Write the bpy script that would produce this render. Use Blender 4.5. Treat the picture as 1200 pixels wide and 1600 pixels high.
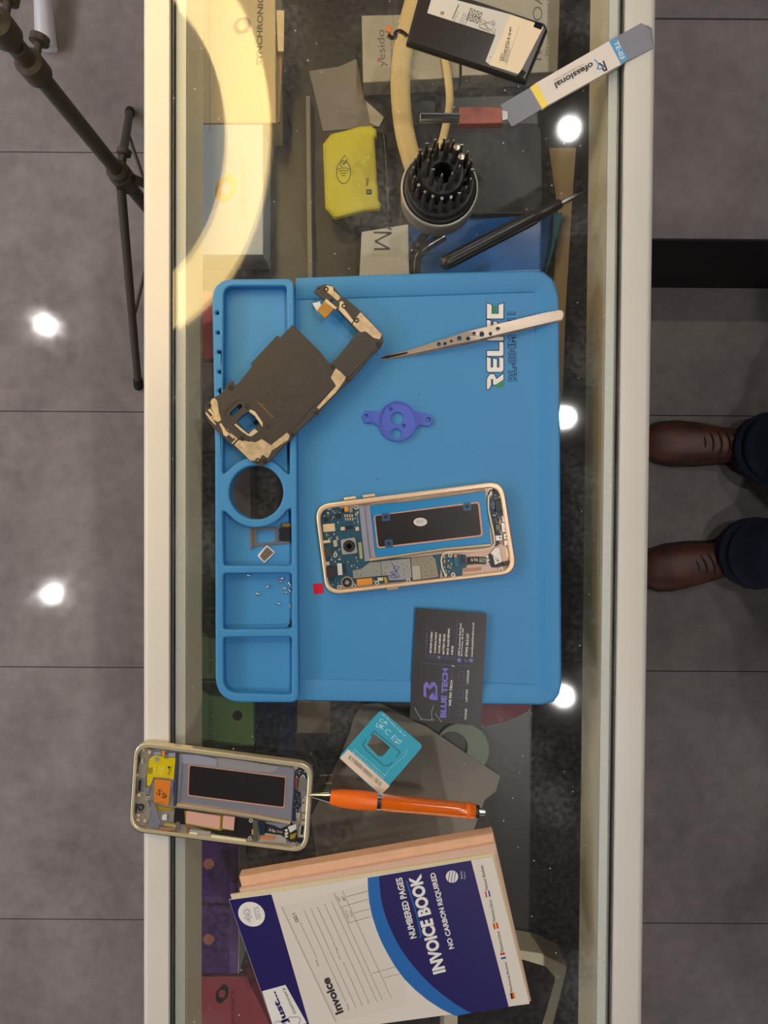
import bpy, bmesh, math, random
from mathutils import Vector, Matrix
from mathutils.geometry import tessellate_polygon
random.seed(7)
for o in list(bpy.data.objects): bpy.data.objects.remove(o)
S = bpy.context.scene
COL = S.collection
PI = math.pi

# ---------------------------------------------------------------- camera
F = 1109.0                    # focal length in pixels of the 1200x1600 frame
ZG = 1.135                    # top of the counter glass above the floor
CH = 0.52                     # camera above the glass
CAM = Vector((0, 0, ZG + CH))
wy = Vector((378, 57527, 1109)).normalized()
wz = Vector((0, -21.4, 1109)).normalized()
wx = wy.cross(wz).normalized(); wy = wz.cross(wx).normalized()
Rwc = Matrix((wx, wy, wz))                     # rows = world axes in camera coordinates
cd = bpy.data.cameras.new('camera'); cam = bpy.data.objects.new('camera', cd); COL.objects.link(cam)
cam.matrix_world = Matrix.Translation(CAM) @ Rwc.to_4x4()
cd.sensor_fit = 'VERTICAL'; cd.sensor_height = 32.0; cd.lens = 32.0 * F / 1600.0
cd.clip_start = 0.01
S.camera = cam

# ---------------------------------------------------------------- exposure, world
S.view_settings.view_transform = 'Standard'; S.view_settings.look = 'None'
S.view_settings.gamma = 1; S.view_settings.use_curve_mapping = False
S.view_settings.exposure = 0.28
wd = bpy.data.worlds.new('world'); S.world = wd; wd.use_nodes = True
wd.node_tree.nodes['Background'].inputs[0].default_value = (.84, .82, .82, 1)
wd.node_tree.nodes['Background'].inputs[1].default_value = 0.38
CEIL = 2.8
LAMP_L = 820; RING_L = 10.5; FILL_L = 15.0

# ---------------------------------------------------------------- helpers
def D(px, py):
    v = Vector(((px - 600) / F, -(py - 800) / F, -1))
    return Rwc @ v
def W(px, py, z):
    """point where the photograph's pixel meets the height z (relative to the glass top)"""
    d = D(px, py); t = (ZG + z - CAM.z) / d.z
    return CAM + d * t
def s2l(c):
    return c / 12.92 if c <= .04045 else ((c + .055) / 1.055) ** 2.4
MATS = {}
def mat(name, rgb=None, rough=.5, metal=0, emit=0, bump=0, bscale=400, var=0, vscale=60, spec=.5, alpha=1, trans=0, coat=0):
    if name in MATS: return MATS[name]
    m = bpy.data.materials.new(name); m.use_nodes = True; MATS[name] = m
    nt = m.node_tree; b = nt.nodes['Principled BSDF']
    c = [s2l(v / 255) for v in rgb] + [1]
    b.inputs['Base Color'].default_value = c
    b.inputs['Roughness'].default_value = rough; b.inputs['Metallic'].default_value = metal
    b.inputs['Specular IOR Level'].default_value = spec
    b.inputs['Alpha'].default_value = alpha
    b.inputs['Transmission Weight'].default_value = trans
    b.inputs['Coat Weight'].default_value = coat
    if emit:
        b.inputs['Emission Color'].default_value = c; b.inputs['Emission Strength'].default_value = emit
    tc = nt.nodes.new('ShaderNodeTexCoord')
    if bump:
        n = nt.nodes.new('ShaderNodeTexNoise'); n.inputs['Scale'].default_value = bscale; n.inputs['Detail'].default_value = 3
        nt.links.new(tc.outputs['Object'], n.inputs['Vector'])
        bp = nt.nodes.new('ShaderNodeBump'); bp.inputs['Strength'].default_value = bump; bp.inputs['Distance'].default_value = .0004
        nt.links.new(n.outputs[0], bp.inputs['Height']); nt.links.new(bp.outputs[0], b.inputs['Normal'])
    if var:
        n = nt.nodes.new('ShaderNodeTexNoise'); n.inputs['Scale'].default_value = vscale; n.inputs['Detail'].default_value = 5
        nt.links.new(tc.outputs['Object'], n.inputs['Vector'])
        mx = nt.nodes.new('ShaderNodeMix'); mx.data_type = 'RGBA'
        mx.inputs[6].default_value = [v * (1 - var) for v in c[:3]] + [1]
        mx.inputs[7].default_value = [min(1, v * (1 + var)) for v in c[:3]] + [1]
        mr = nt.nodes.new('ShaderNodeMapRange'); mr.inputs[1].default_value = .35; mr.inputs[2].default_value = .65
        nt.links.new(n.outputs[0], mr.inputs[0]); nt.links.new(mr.outputs[0], mx.inputs[0])
        nt.links.new(mx.outputs[2], b.inputs['Base Color'])
    return m

def thing(name, label, cat, loc, group=None):
    o = bpy.data.objects.new(name, None); COL.objects.link(o); o.location = loc
    o.empty_display_size = .02
    o['label'] = label; o['category'] = cat
    if group: o['group'] = group
    return o
def tag(o, label, cat, group=None):
    o['label'] = label; o['category'] = cat
    if group: o['group'] = group
    return o
def root_loc(p):
    v = Vector((0, 0, 0))
    while p: v += Vector(p.location); p = p.parent
    return v
def link(name, verts, faces, m, parent=None, smooth=False, label=None, auto=False, ang=38):
    """ONE mesh object; vertices are given in world space"""
    if parent: org = root_loc(parent)
    else:
        xs = [v[0] for v in verts]; ys = [v[1] for v in verts]; zs = [v[2] for v in verts]
        org = Vector(((min(xs) + max(xs)) / 2, (min(ys) + max(ys)) / 2, min(zs)))
    me = bpy.data.meshes.new(name)
    me.from_pydata([tuple(Vector(v) - org) for v in verts], [], faces)
    me.validate(); me.update()
    me.materials.append(m)
    if smooth or auto:
        for p in me.polygons: p.use_smooth = True
        if auto: me.set_sharp_from_angle(angle=math.radians(ang))
    o = bpy.data.objects.new(name, me); COL.objects.link(o)
    if parent: o.parent = parent
    else: o.location = org
    if label: o['label'] = label
    return o
def struct(name, verts, faces, m):
    o = link(name, verts, faces, m); o['kind'] = 'structure'; return o
def boxg(x0, x1, y0, y1, z0, z1):
    v = [(x, y, z) for z in (z0, z1) for y in (y0, y1) for x in (x0, x1)]
    f = [(0, 2, 3, 1), (4, 5, 7, 6), (0, 1, 5, 4), (2, 6, 7, 3), (0, 4, 6, 2), (1, 3, 7, 5)]
    return v, f
def boxo(name, x0, x1, y0, y1, z0, z1, m, parent=None):
    v, f = boxg(x0, x1, y0, y1, z0, z1); return link(name, v, f, m, parent)
def merge(parts):
    V = []; Fc = []
    for v, f in parts:
        n = len(V); V += list(v); Fc += [tuple(i + n for i in q) for q in f]
    return V, Fc

def rnd(poly, r=0, n=5):
    """round the corners of a pixel polygon; a vertex may carry its own radius as third value"""
    out = []; k = len(poly)
    for i in range(k):
        p = poly[i]; rr = p[2] if len(p) > 2 else r
        P = Vector(p[:2])
        if rr <= 0: out.append(tuple(P)); continue
        A = Vector(poly[i - 1][:2]); B = Vector(poly[(i + 1) % k][:2])
        a = A - P; b = B - P
        la, lb = a.length, b.length
        if la < 1e-6 or lb < 1e-6: out.append(tuple(P)); continue
        a.normalize(); b.normalize()
        ang = a.angle(b)
        t = rr / max(math.tan(ang / 2), .05); t = min(t, la * .48, lb * .48)
        s = P + a * t; e = P + b * t
        for j in range(n + 1):
            q = j / n
            out.append(tuple((1 - q) ** 2 * s + 2 * q * (1 - q) * P + q * q * e))
    return out
def circ(cx, cy, r, n=24, ry=None, ang=0):
    ry = ry or r; c, s = math.cos(ang), math.sin(ang)
    return [(cx + r * math.cos(2 * PI * i / n) * c - ry * math.sin(2 * PI * i / n) * s,
             cy + r * math.cos(2 * PI * i / n) * s + ry * math.sin(2 * PI * i / n) * c) for i in range(n)]
def rect(cx, cy, w, h, ang=0):
    c, s = math.cos(ang), math.sin(ang)
    return [(cx + x * c - y * s, cy + x * s + y * c) for x, y in ((-w / 2, -h / 2), (w / 2, -h / 2), (w / 2, h / 2), (-w / 2, h / 2))]
def area2(p): return sum(p[i - 1][0] * p[i][1] - p[i][0] * p[i - 1][1] for i in range(len(p)))
def inset(P, d):
    """P: list of Vector (world xy, CCW); moves each vertex inwards by d"""
    n = len(P); out = []
    for i in range(n):
        a = (P[i] - P[i - 1]); b = (P[(i + 1) % n] - P[i])
        a = Vector((a.x, a.y)); b = Vector((b.x, b.y))
        if a.length < 1e-9 or b.length < 1e-9: out.append(P[i].copy()); continue
        a.normalize(); b.normalize()
        na = Vector((-a.y, a.x)); nb = Vector((-b.y, b.x)); m = na + nb
        if m.length < 1e-6: m = na
        m.normalize(); k = 1 / max(.5, m.dot(na))
        out.append(P[i] + Vector((m.x, m.y, 0)) * d * k)
    return out
def plateg(outer, z0, z1, holes=(), bev=0, prof=None):
    """outer and holes are pixel outlines of the upper face at height z1 (z may be a function of the pixel)"""
    zf1 = z1 if callable(z1) else (lambda x, y: z1)
    zf0 = z0 if callable(z0) else (lambda x, y: z0)
    loops = []
    for k, pl in enumerate([outer] + list(holes)):
        P = []; lo = []
        for x, y in pl:
            a = W(x, y, zf1(x, y)); P.append(a); lo.append(ZG + zf0(x, y))
        ar = area2([(p.x, p.y) for p in P])
        if (ar < 0) != (k > 0): P.reverse(); lo.reverse()
        loops.append((P, lo))
    if prof is None:
        prof = [(0, 0)] if not bev else [(bev, 0), (bev * .3, bev * .3), (0, bev)]
    V = []; Fc = []; rings = []
    for P, lo in loops:
        rr = []
        for ins, dz in prof:
            q = inset(P, ins) if ins else P
            rr.append([len(V) + i for i in range(len(P))])
            V += [(v.x, v.y, v.z - dz) for v in q]
        rr.append([len(V) + i for i in range(len(P))])
        V += [(v.x, v.y, l) for v, l in zip(P, lo)]
        rings.append(rr)
    tris = tessellate_polygon([[Vector((V[i][0], V[i][1], 0)) for i in rr[0]] for rr in rings])
    top = [i for rr in rings for i in rr[0]]; bot = [i for rr in rings for i in rr[-1]]
    for t in tris:
        a, b, c = [Vector(V[top[i]][:2]) for i in t]
        cr = (b - a).cross(c - a) if hasattr(Vector((0, 0)), 'cross') else 0
        if cr < 0: t = (t[0], t[2], t[1])
        Fc.append((top[t[0]], top[t[1]], top[t[2]])); Fc.append((bot[t[0]], bot[t[2]], bot[t[1]]))
    for rr in rings:
        n = len(rr[0])
        for a, b in zip(rr[:-1], rr[1:]):
            for i in range(n):
                j = (i + 1) % n
                Fc.append((a[i], b[i], b[j], a[j]))
    return V, Fc
def plate(name, outer, z0, z1, m, parent=None, holes=(), bev=0, label=None, prof=None, auto=False):
    v, f = plateg(outer, z0, z1, holes, bev, prof)
    return link(name, v, f, m, parent, label=label, auto=auto or bool(bev), ang=14)

def frame_of(d):
    d = d.normalized(); u = Vector((0, 0, 1)) if abs(d.z) < .9 else Vector((1, 0, 0))
    a = d.cross(u).normalized(); b = a.cross(d).normalized()
    return a, b
def latheg(A, Dn, prof, n=24, flute=None):
    """prof: list of (distance along the axis, radius)"""
    a, b = frame_of(Dn); Dn = Dn.normalized(); V = []; Fc = []
    for k, (t, r) in enumerate(prof):
        for i in range(n):
            th = 2 * PI * i / n
            rr = r * (flute(i, k) if flute else 1)
            V.append(A + Dn * t + (a * math.cos(th) + b * math.sin(th)) * rr)
    for k in range(len(prof) - 1):
        for i in range(n):
            j = (i + 1) % n; Fc.append((k * n + i, k * n + j, (k + 1) * n + j, (k + 1) * n + i))
    Fc.append(tuple(range(n))[::-1]); Fc.append(tuple((len(prof) - 1) * n + i for i in range(n)))
    return V, Fc
def lathe(name, A, Dn, prof, m, parent=None, n=24, flute=None, label=None):
    v, f = latheg(A, Dn, prof, n, flute); return link(name, v, f, m, parent, auto=True, label=label)
def smooth_path(pts, k=6):
    out = []; n = len(pts)
    for i in range(n - 1):
        p0 = pts[max(i - 1, 0)]; p1 = pts[i]; p2 = pts[i + 1]; p3 = pts[min(i + 2, n - 1)]
        for j in range(k):
            t = j / k
            out.append(.5 * ((2 * p1) + (p2 - p0) * t + (2 * p0 - 5 * p1 + 4 * p2 - p3) * t * t + (3 * p1 - p0 - 3 * p2 + p3) * t ** 3))
    out.append(pts[-1]); return out
def tubeg(pts, r, n=10, flat=1):
    V = []; Fc = []; up = Vector((0, 0, 1)); m = len(pts)
    for i, p in enumerate(pts):
        d = (pts[min(i + 1, m - 1)] - pts[max(i - 1, 0)]).normalized()
        a = d.cross(up)
        if a.length < .05: a = d.cross(Vector((0, 1, 0)))
        a.normalize(); b = a.cross(d).normalized(); rr = r[i] if isinstance(r, (list, tuple)) else r
        for j in range(n):
            th = 2 * PI * j / n; V.append(p + a * rr * math.cos(th) + b * rr * flat * math.sin(th))
    for i in range(m - 1):
        for j in range(n):
            k = (j + 1) % n; Fc.append((i * n + j, i * n + k, (i + 1) * n + k, (i + 1) * n + j))
    Fc.append(tuple(range(n))[::-1]); Fc.append(tuple((m - 1) * n + j for j in range(n)))
    return V, Fc
def tube(name, pts, r, m, parent=None, n=10, flat=1, sm=True, label=None):
    pts = [Vector(p) for p in pts]
    if sm: pts = smooth_path(pts)
    v, f = tubeg(pts, r, n, flat); return link(name, v, f, m, parent, auto=True, label=label)
def PX(pts, z): return [W(x, y, z) for x, y in pts]
_txt = {}
def text_mesh(s, bold):
    key = (s, bold)
    if key not in _txt:
        c = bpy.data.curves.new('t', 'FONT'); c.body = s; c.resolution_u = 3; c.offset = bold
        ob = bpy.data.objects.new('t', c)
        me = bpy.data.meshes.new_from_object(ob)
        _txt[key] = ([tuple(v.co) for v in me.vertices], [tuple(p.vertices) for p in me.polygons])
        bpy.data.objects.remove(ob); bpy.data.curves.remove(c); bpy.data.meshes.remove(me)
    return _txt[key]
def textg(s, x0, y0, x1, y1, h, z, bold=0, ital=0):
    vs, fs = text_mesh(s, bold)
    a = W(x0, y0, z); b = W(x1, y1, z); e = (b - a); L = e.length; e.normalize(); up = Vector((-e.y, e.x, 0))
    xs = [v[0] for v in vs]; ys = [v[1] for v in vs]; mnx, mxx, mny, mxy = min(xs), max(xs), min(ys), max(ys)
    H = h * (CH - z) / F
    V = [a + e * ((v[0] - mnx) / (mxx - mnx) * L + ital * (v[1] - mny) / (mxy - mny) * H) + up * ((v[1] - mny) / (mxy - mny) * H) for v in vs]
    return V, fs
def text(s, x0, y0, x1, y1, h, z, m, parent, bold=0, ital=0, name='lettering'):
    """a printed line whose baseline runs from (x0,y0) to (x1,y1) on the surface at height z"""
    v, f = textg(s, x0, y0, x1, y1, h, z + .00012, bold, ital); return link(name, v, f, m, parent)
def line(pts, w, z, close=False):
    """thin printed stroke, as quads"""
    parts = []; pts = list(pts) + ([pts[0]] if close else [])
    for (x0, y0), (x1, y1) in zip(pts[:-1], pts[1:]):
        dx, dy = x1 - x0, y1 - y0; L = math.hypot(dx, dy) or 1; nx, ny = -dy / L * w / 2, dx / L * w / 2
        parts.append(([W(x0 + nx, y0 + ny, z), W(x1 + nx, y1 + ny, z), W(x1 - nx, y1 - ny, z), W(x0 - nx, y0 - ny, z)], [(3, 2, 1, 0) if False else (0, 1, 2, 3)]))
    return merge(parts)
def strokes(name, lines, w, z, m, parent):
    v, f = merge([line(l, w, z + .00012) for l in lines]); return link(name, v, f, m, parent)
def spot(name, outline, z, m, parent):
    return plate(name, outline, z, z + .0001, m, parent)
def copy_tree(o, parent=None):
    c = o.copy(); COL.objects.link(c); c.parent = parent
    for ch in [q for q in bpy.data.objects if q.parent == o]: copy_tree(ch, c)
    return c
def T(fx, ox, oy):
    def g(*pts):
        return [((ox + fx * p[0], oy + fx * p[1]) + tuple(q * fx for q in p[2:])) for p in pts]
    return g

# ---------------------------------------------------------------- materials
WHITE_PRINT = mat('white_print', (232, 228, 222), .5)
BLACK_PRINT = mat('black_print', (25, 24, 26), .5)
CREAM_ALU = mat('cream_aluminium', (214, 208, 198), .42, var=.03, vscale=8)
INNER_ALU = mat('inner_aluminium', (246, 234, 200), .45)
DARK_GAP = mat('dark_rubber', (22, 22, 20), .7)
BLUE = mat('blue_silicone', (56, 134, 190), .52, bump=.12, bscale=2500)
BLUE2 = mat('blue_silicone_dark', (20, 70, 115), .6)
BLK = mat('black_plastic', (30, 29, 29), .45, bump=.15, bscale=1500)
BLKGLOSS = mat('black_gloss', (14, 14, 16), .12)
STEEL = mat('steel', (190, 180, 168), .28, metal=1, bump=.1, bscale=900)
CHROME = mat('chrome', (225, 225, 225), .12, metal=1)
GOLD = mat('gold_frame', (236, 204, 170), .32, metal=.4)

# ================================================================= SETTING
def floor_material():
    m = bpy.data.materials.new('floor_tile'); m.use_nodes = True; nt = m.node_tree; b = nt.nodes['Principled BSDF']
    tc = nt.nodes.new('ShaderNodeTexCoord')
    n1 = nt.nodes.new('ShaderNodeTexNoise'); n1.inputs['Scale'].default_value = 3.2; n1.inputs['Detail'].default_value = 9; n1.inputs['Roughness'].default_value = .6
    n2 = nt.nodes.new('ShaderNodeTexNoise'); n2.inputs['Scale'].default_value = 38; n2.inputs['Detail'].default_value = 6
    nt.links.new(tc.outputs['Object'], n1.inputs['Vector']); nt.links.new(tc.outputs['Object'], n2.inputs['Vector'])
    ad = nt.nodes.new('ShaderNodeMath'); ad.operation = 'MULTIPLY_ADD'; ad.inputs[1].default_value = .35
    nt.links.new(n2.outputs[0], ad.inputs[0]); nt.links.new(n1.outputs[0], ad.inputs[2])
    cr = nt.nodes.new('ShaderNodeValToRGB')
    cr.color_ramp.elements[0].position = .45; cr.color_ramp.elements[0].color = (.175, .150, .143, 1)
    cr.color_ramp.elements[1].position = .9; cr.color_ramp.elements[1].color = (.32, .28, .268, 1)
    nt.links.new(ad.outputs[0], cr.inputs[0]); nt.links.new(cr.outputs[0], b.inputs['Base Color'])
    b.inputs['Roughness'].default_value = .2
    mr = nt.nodes.new('ShaderNodeMapRange'); mr.inputs[3].default_value = .03; mr.inputs[4].default_value = .11
    nt.links.new(n2.outputs[0], mr.inputs[0]); nt.links.new(mr.outputs[0], b.inputs['Roughness'])
    bp = nt.nodes.new('ShaderNodeBump'); bp.inputs['Strength'].default_value = .02; bp.inputs['Distance'].default_value = .001
    nt.links.new(n2.outputs[0], bp.inputs['Height']); nt.links.new(bp.outputs[0], b.inputs['Normal'])
    return m
FLOOR = floor_material()
GROUT = mat('grout', (52, 49, 48), .9)
# tiled floor: separate tile slabs with thin joints, in one mesh
def fy(py): return W(100, py, -ZG).y
y_joint = fy(643); pitch = fy(238) - fy(643)
parts = []
for i in range(-6, 7):
    for j in range(-7, 8):
        x0 = -.93 + i * pitch * 2; y0 = y_joint + j * pitch
        parts.append(boxg(x0 + .0012, x0 + 2 * pitch - .0012, y0 + .0012, y0 + pitch - .0012, -.01, 0))
v, f = merge(parts); struct('floor', v, f, FLOOR)
struct('floor_grout', *boxg(-8, 8, -5, 5, -.02, -.0008), GROUT)
struct('light_block_wall_right', *boxg(1.75, 1.80, -5, 5, 0, CEIL), mat('light_block_dark', (70, 66, 64), .8))  # unseen dark wall, added to keep light off the right side
struct('ceiling', *boxg(-5, 5, -5, 5, CEIL, CEIL + .05), mat('ceiling_paint', (88, 86, 84), .8))
# raised platform with a black riser beyond the counter, right
SX0 = .25
ytop = W(1100, 376, -ZG + .30).y
struct('trim_1', *boxg(SX0, 4, ytop, ytop + .02, 0, .30), mat('black_riser', (26, 22, 23), .7, var=.2))
yj = W(1100, 31, -ZG + .302).y
struct('trim_2', *boxg(SX0, 4, yj, yj + .003, .29, .3024), GROUT)
struct('floor_platform', *boxg(SX0, 4, ytop + .003, 4.9, .18, .302), FLOOR)

# ---- ceiling downlights, found from their mirror images in the glass and on the floor
LAMP = mat('lamp_led', (255, 250, 244), 1, emit=LAMP_L)
def downlight(px, py, zmir, label):
    p = W(px, py, zmir - ZG); d = D(px, py)
    t = (CEIL - zmir) / (-d.z); q = p + Vector((d.x, d.y, 0)) * t
    root = thing('ceiling_downlight', label, 'light', (q.x, q.y, CEIL), 'ceiling downlights')
    c = Vector((q.x, q.y, CEIL))
    lathe('lamp_trim', c, Vector((0, 0, -1)), [(-.0, .045), (.006, .045), (.008, .040), (.004, .027), (0, .026)], mat('lamp_trim', (240, 240, 240), .4), root, 32)
    lathe('lamp_lens', c + Vector((0, 0, -.0035)), Vector((0, 0, -1)), [(0, .0255), (.001, .024)], LAMP, root, 32)
    return root
downlight(890, 200, ZG, 'round ceiling downlight mirrored in the glass below the spatula')
downlight(883, 652, ZG, 'round ceiling downlight mirrored beside the right edge of the blue mat')
downlight(880, 1088, ZG, 'round ceiling downlight mirrored at the lower right corner of the blue mat')
downlight(72, 508, 0, 'round ceiling downlight shining on the left floor tiles, upper spot')
downlight(82, 928, 0, 'round ceiling downlight shining on the left floor tiles, lower spot')
FILL = mat('fill_panel_glow', (250, 248, 255), 1, emit=FILL_L)  # unseen panels added far left as fill light
for x, y, lab in ((-3.25, 1.9, 'added fill light panel far left beyond the light stand'), (-3.25, -1.7, 'added fill light panel far left near the invoice book end'), (-3.25, .1, 'added fill light panel far left over the shop floor, middle one')):
    r = thing('fill_light_panel', lab, 'light', (x, y, CEIL))
    boxo('frame', x - .62, x + .62, y - .32, y + .32, CEIL - .012, CEIL, mat('lamp_trim', (240, 240, 240)), r)
    boxo('diffuser', x - .6, x + .6, y - .3, y + .3, CEIL - .014, CEIL - .0121, FILL, r)

# ================================================================= DISPLAY CASE
YA, YB = -.62, .62
case = thing('display_case', 'long glass topped shop display counter with pale aluminium rails', 'display case', (0, 0, 0))
xl0, xl1 = W(222, 800, 0).x, W(265, 800, 0).x
xr0, xr1 = W(967, 800, 0).x, W(1016, 800, 0).x
def rail(x0, x1, side):
    # rounded outer edge section swept along the case
    b = .005; pts = []
    sec = [(x0, -.057), (x0, -b)] + [(x0 + b - b * math.cos(a), -b + b * math.sin(a)) for a in (PI / 8, PI / 4, 3 * PI / 8)] + [(x0 + b, 0), (x1 - .0006, 0), (x1, -.0008), (x1, -.057)]
    if side > 0: sec = [(x0 + x1 - x, z) for x, z in sec][::-1]
    n = len(sec); V = [(x, y, ZG + z) for y in (YA, YB) for x, z in sec]
    Fc = [(i, i + 1, n + i + 1, n + i) for i in range(n - 1)] + [(n - 1, 0, n, 2 * n - 1), tuple(range(n))[::-1], tuple(range(n, 2 * n))]
    return link('top_rail', V, Fc, CREAM_ALU, case, auto=True)
rail(xl0, xl1, -1); rail(xr0, xr1, 1)
for a_, b_ in ((YA - .03, YA), (YB, YB + .03)):
    boxo('end_rail', xl0 + .001, xr1 - .001, a_, b_, ZG - .057, ZG - .0002, CREAM_ALU, case)
gl0 = W(269.5, 800, 0).x; gl1 = W(964.5, 800, 0).x
# rubber gasket in the gap beside the glass
for a, b in ((xl1, gl0), (gl1, xr0)):
    boxo('gasket', a, b, YA, YB, ZG - .012, ZG - .0025, DARK_GAP, case)
ll = W(290, 800, -.008).x; lr = W(942, 800, -.008).x
for a, b in ((xl1 + .0001, ll), (lr, xr0 - .0001)):
    boxo('glass_ledge', a, b, YA, YB, ZG - .057, ZG - .0125, INNER_ALU, case)
    boxo('ledge_pad', a + .0003, b - .0001, YA, YB, ZG - .0124, ZG - .0082, mat('ledge_pad', (222, 222, 214), .5), case)
def glass_mat():
    m = bpy.data.materials.new('counter_glass'); m.use_nodes = True; nt = m.node_tree; nt.nodes.clear(); L = nt.links.new
    out = nt.nodes.new('ShaderNodeOutputMaterial'); tr = nt.nodes.new('ShaderNodeBsdfTransparent'); gl = nt.nodes.new('ShaderNodeBsdfGlossy')
    tr.inputs[0].default_value = (.975, .982, .975, 1); gl.inputs['Roughness'].default_value = .03
    geo = nt.nodes.new('ShaderNodeNewGeometry'); mr = nt.nodes.new('ShaderNodeMapRange')
    mr.inputs[3].default_value = 1.5; mr.inputs[4].default_value = 1 / 1.5
    L(geo.outputs['Backfacing'], mr.inputs[0]); fr = nt.nodes.new('ShaderNodeFresnel'); L(mr.outputs[0], fr.inputs['IOR'])
    mx = nt.nodes.new('ShaderNodeMixShader'); L(fr.outputs[0], mx.inputs[0]); L(tr.outputs[0], mx.inputs[1]); L(gl.outputs[0], mx.inputs[2])
    # dust, smears and small scratches on the glass
    df = nt.nodes.new('ShaderNodeBsdfDiffuse'); df.inputs[0].default_value = (.75, .75, .78, 1)
    tc = nt.nodes.new('ShaderNodeTexCoord')
    n1 = nt.nodes.new('ShaderNodeTexNoise'); n1.inputs['Scale'].default_value = 13; n1.inputs['Detail'].default_value = 9; n1.inputs['Distortion'].default_value = .3
    n2 = nt.nodes.new('ShaderNodeTexNoise'); n2.inputs['Scale'].default_value = 260; n2.inputs['Detail'].default_value = 4
    L(tc.outputs['Object'], n1.inputs['Vector']); L(tc.outputs['Object'], n2.inputs['Vector'])
    a = nt.nodes.new('ShaderNodeMapRange'); a.inputs[1].default_value = .5; a.inputs[2].default_value = .8; a.inputs[3].default_value = .026; a.inputs[4].default_value = .13
    b = nt.nodes.new('ShaderNodeMapRange'); b.inputs[1].default_value = .4; b.inputs[2].default_value = .75; b.inputs[3].default_value = .3; b.inputs[4].default_value = 1.0
    L(n1.outputs[0], a.inputs[0]); L(n2.outputs[0], b.inputs[0])
    mu = nt.nodes.new('ShaderNodeMath'); mu.operation = 'MULTIPLY'; L(a.outputs[0], mu.inputs[0]); L(b.outputs[0], mu.inputs[1])
    vo = nt.nodes.new('ShaderNodeTexVoronoi'); vo.inputs['Scale'].default_value = 75
    L(tc.outputs['Object'], vo.inputs['Vector'])
    vm = nt.nodes.new('ShaderNodeMapRange'); vm.inputs[1].default_value = .028; vm.inputs[2].default_value = .05; vm.inputs[3].default_value = .7; vm.inputs[4].default_value = 0
    L(vo.outputs['Distance'], vm.inputs[0])
    mxx = nt.nodes.new('ShaderNodeMath'); mxx.operation = 'MAXIMUM'; L(mu.outputs[0], mxx.inputs[0]); L(vm.outputs[0], mxx.inputs[1])
    m2 = nt.nodes.new('ShaderNodeMixShader'); L(mxx.outputs[0], m2.inputs[0]); L(mx.outputs[0], m2.inputs[1]); L(df.outputs[0], m2.inputs[2])
    L(m2.outputs[0], out.inputs[0]); return m
GLASS = glass_mat()
boxo('glass_top', gl0, gl1, YA, YB, ZG - .008, ZG, GLASS, case)
SH = -.125                                        # the shelf under the glass
SHELF = mat('shelf_dark', (50, 46, 43), .35, var=.35, vscale=14)
boxo('shelf', xl0 + .004, xr1 - .004, YA, YB, ZG + SH - .012, ZG + SH, SHELF, case)
PAN = mat('case_panel', (96, 92, 88), .5)
for a, b in ((xl0 + .001, xl0 + .0039), (xr1 - .0039, xr1 - .001)):
    boxo('side_panel', a, b, YA, YB, .08, ZG - .0571, PAN, case)
for a, b in ((YA, YA + .004), (YB - .004, YB)):
    boxo('end_panel', xl0 + .004, xr1 - .004, a, b, .08, ZG - .0571, PAN, case)
boxo('plinth', xl0 + .01, xr1 - .01, YA + .02, YB - .02, 0.001, .08, mat('plinth_black', (30, 30, 30), .6), case)

# ================================================================= RING LIGHT ON ITS STAND
RC = Vector((-.371, .461, ZG + .418)); RR, RK, tx, ty = .252, .762, -.416, -.182
u = Vector((math.cos(tx), 0, math.sin(tx))); v0 = Vector((0, 1, 0)); nn = u.cross(v0); vv = math.cos(ty) * v0 + math.sin(ty) * nn
nrm = u.cross(vv).normalized()
if nrm.z > 0: nrm = -nrm
ring = thing('ring_light', 'large warm glowing ring lamp mirrored in the glass at upper left', 'ring light', (RC.x, RC.y, RC.z))
def annulus(r0, r1, off0, off1, n=72):
    V = []; Fc = []
    for i in range(n):
        a = 2 * PI * i / n; d = u * math.cos(a) + vv * math.sin(a)
        for r, o_ in ((r0, off0), (r1, off0), (r1, off1), (r0, off1)): V.append(RC + d * r + nrm * o_)
    for i in range(n):
        j = (i + 1) % n
        for k in range(4): Fc.append((i * 4 + k, i * 4 + (k + 1) % 4, j * 4 + (k + 1) % 4, j * 4 + k))
    return V, Fc
v, f = annulus(RR * RK, RR, -.004, 0)
link('diffuser_ring', v, f, mat('ring_led', (255, 220, 148), 1, emit=RING_L), ring, auto=True)
v, f = annulus(RR * RK - .003, RR + .003, -.03, -.0041)
link('housing', v, f, mat('ring_housing', (235, 235, 232), .5), ring, auto=True)
STAND = mat('stand_black', (66, 59, 46), .5)
CX, CY = W(190, 275, -ZG + .35).xy
stand = thing('light_stand', 'black tripod light stand standing on the grey floor at left', 'light stand', (CX, CY, 0))
tube('pole', [Vector((CX, CY, .12)), Vector((CX, CY, .72))], .0125, STAND, stand, sm=False, n=16)
tube('upper_pole', [Vector((CX, CY, .72)), Vector((CX, CY, 1.56))], .009, STAND, stand, sm=False, n=16)
lathe('collar', Vector((CX, CY, .315)), Vector((0, 0, 1)), [(0, .018), (.006, .021), (.045, .021), (.05, .016)], STAND, stand)
lathe('lower_collar', Vector((CX, CY, .13)), Vector((0, 0, 1)), [(0, .016), (.03, .016)], STAND, stand)
def clampat(z, s=1):
    lathe('clamp', Vector((CX, CY, z)), Vector((0, 0, 1)), [(0, .014), (.005, .019), (.035, .019), (.04, .014)], STAND, stand)
    k = lathe('clamp_knob', Vector((CX + .004, CY + .017, z + .02)), Vector((.2, 1, 0)), [(0, .005), (.016, .005), (.017, .013), (.026, .013), (.027, .009)], STAND, stand, 12)
clampat(.655); clampat(.735); clampat(.34)
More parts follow.
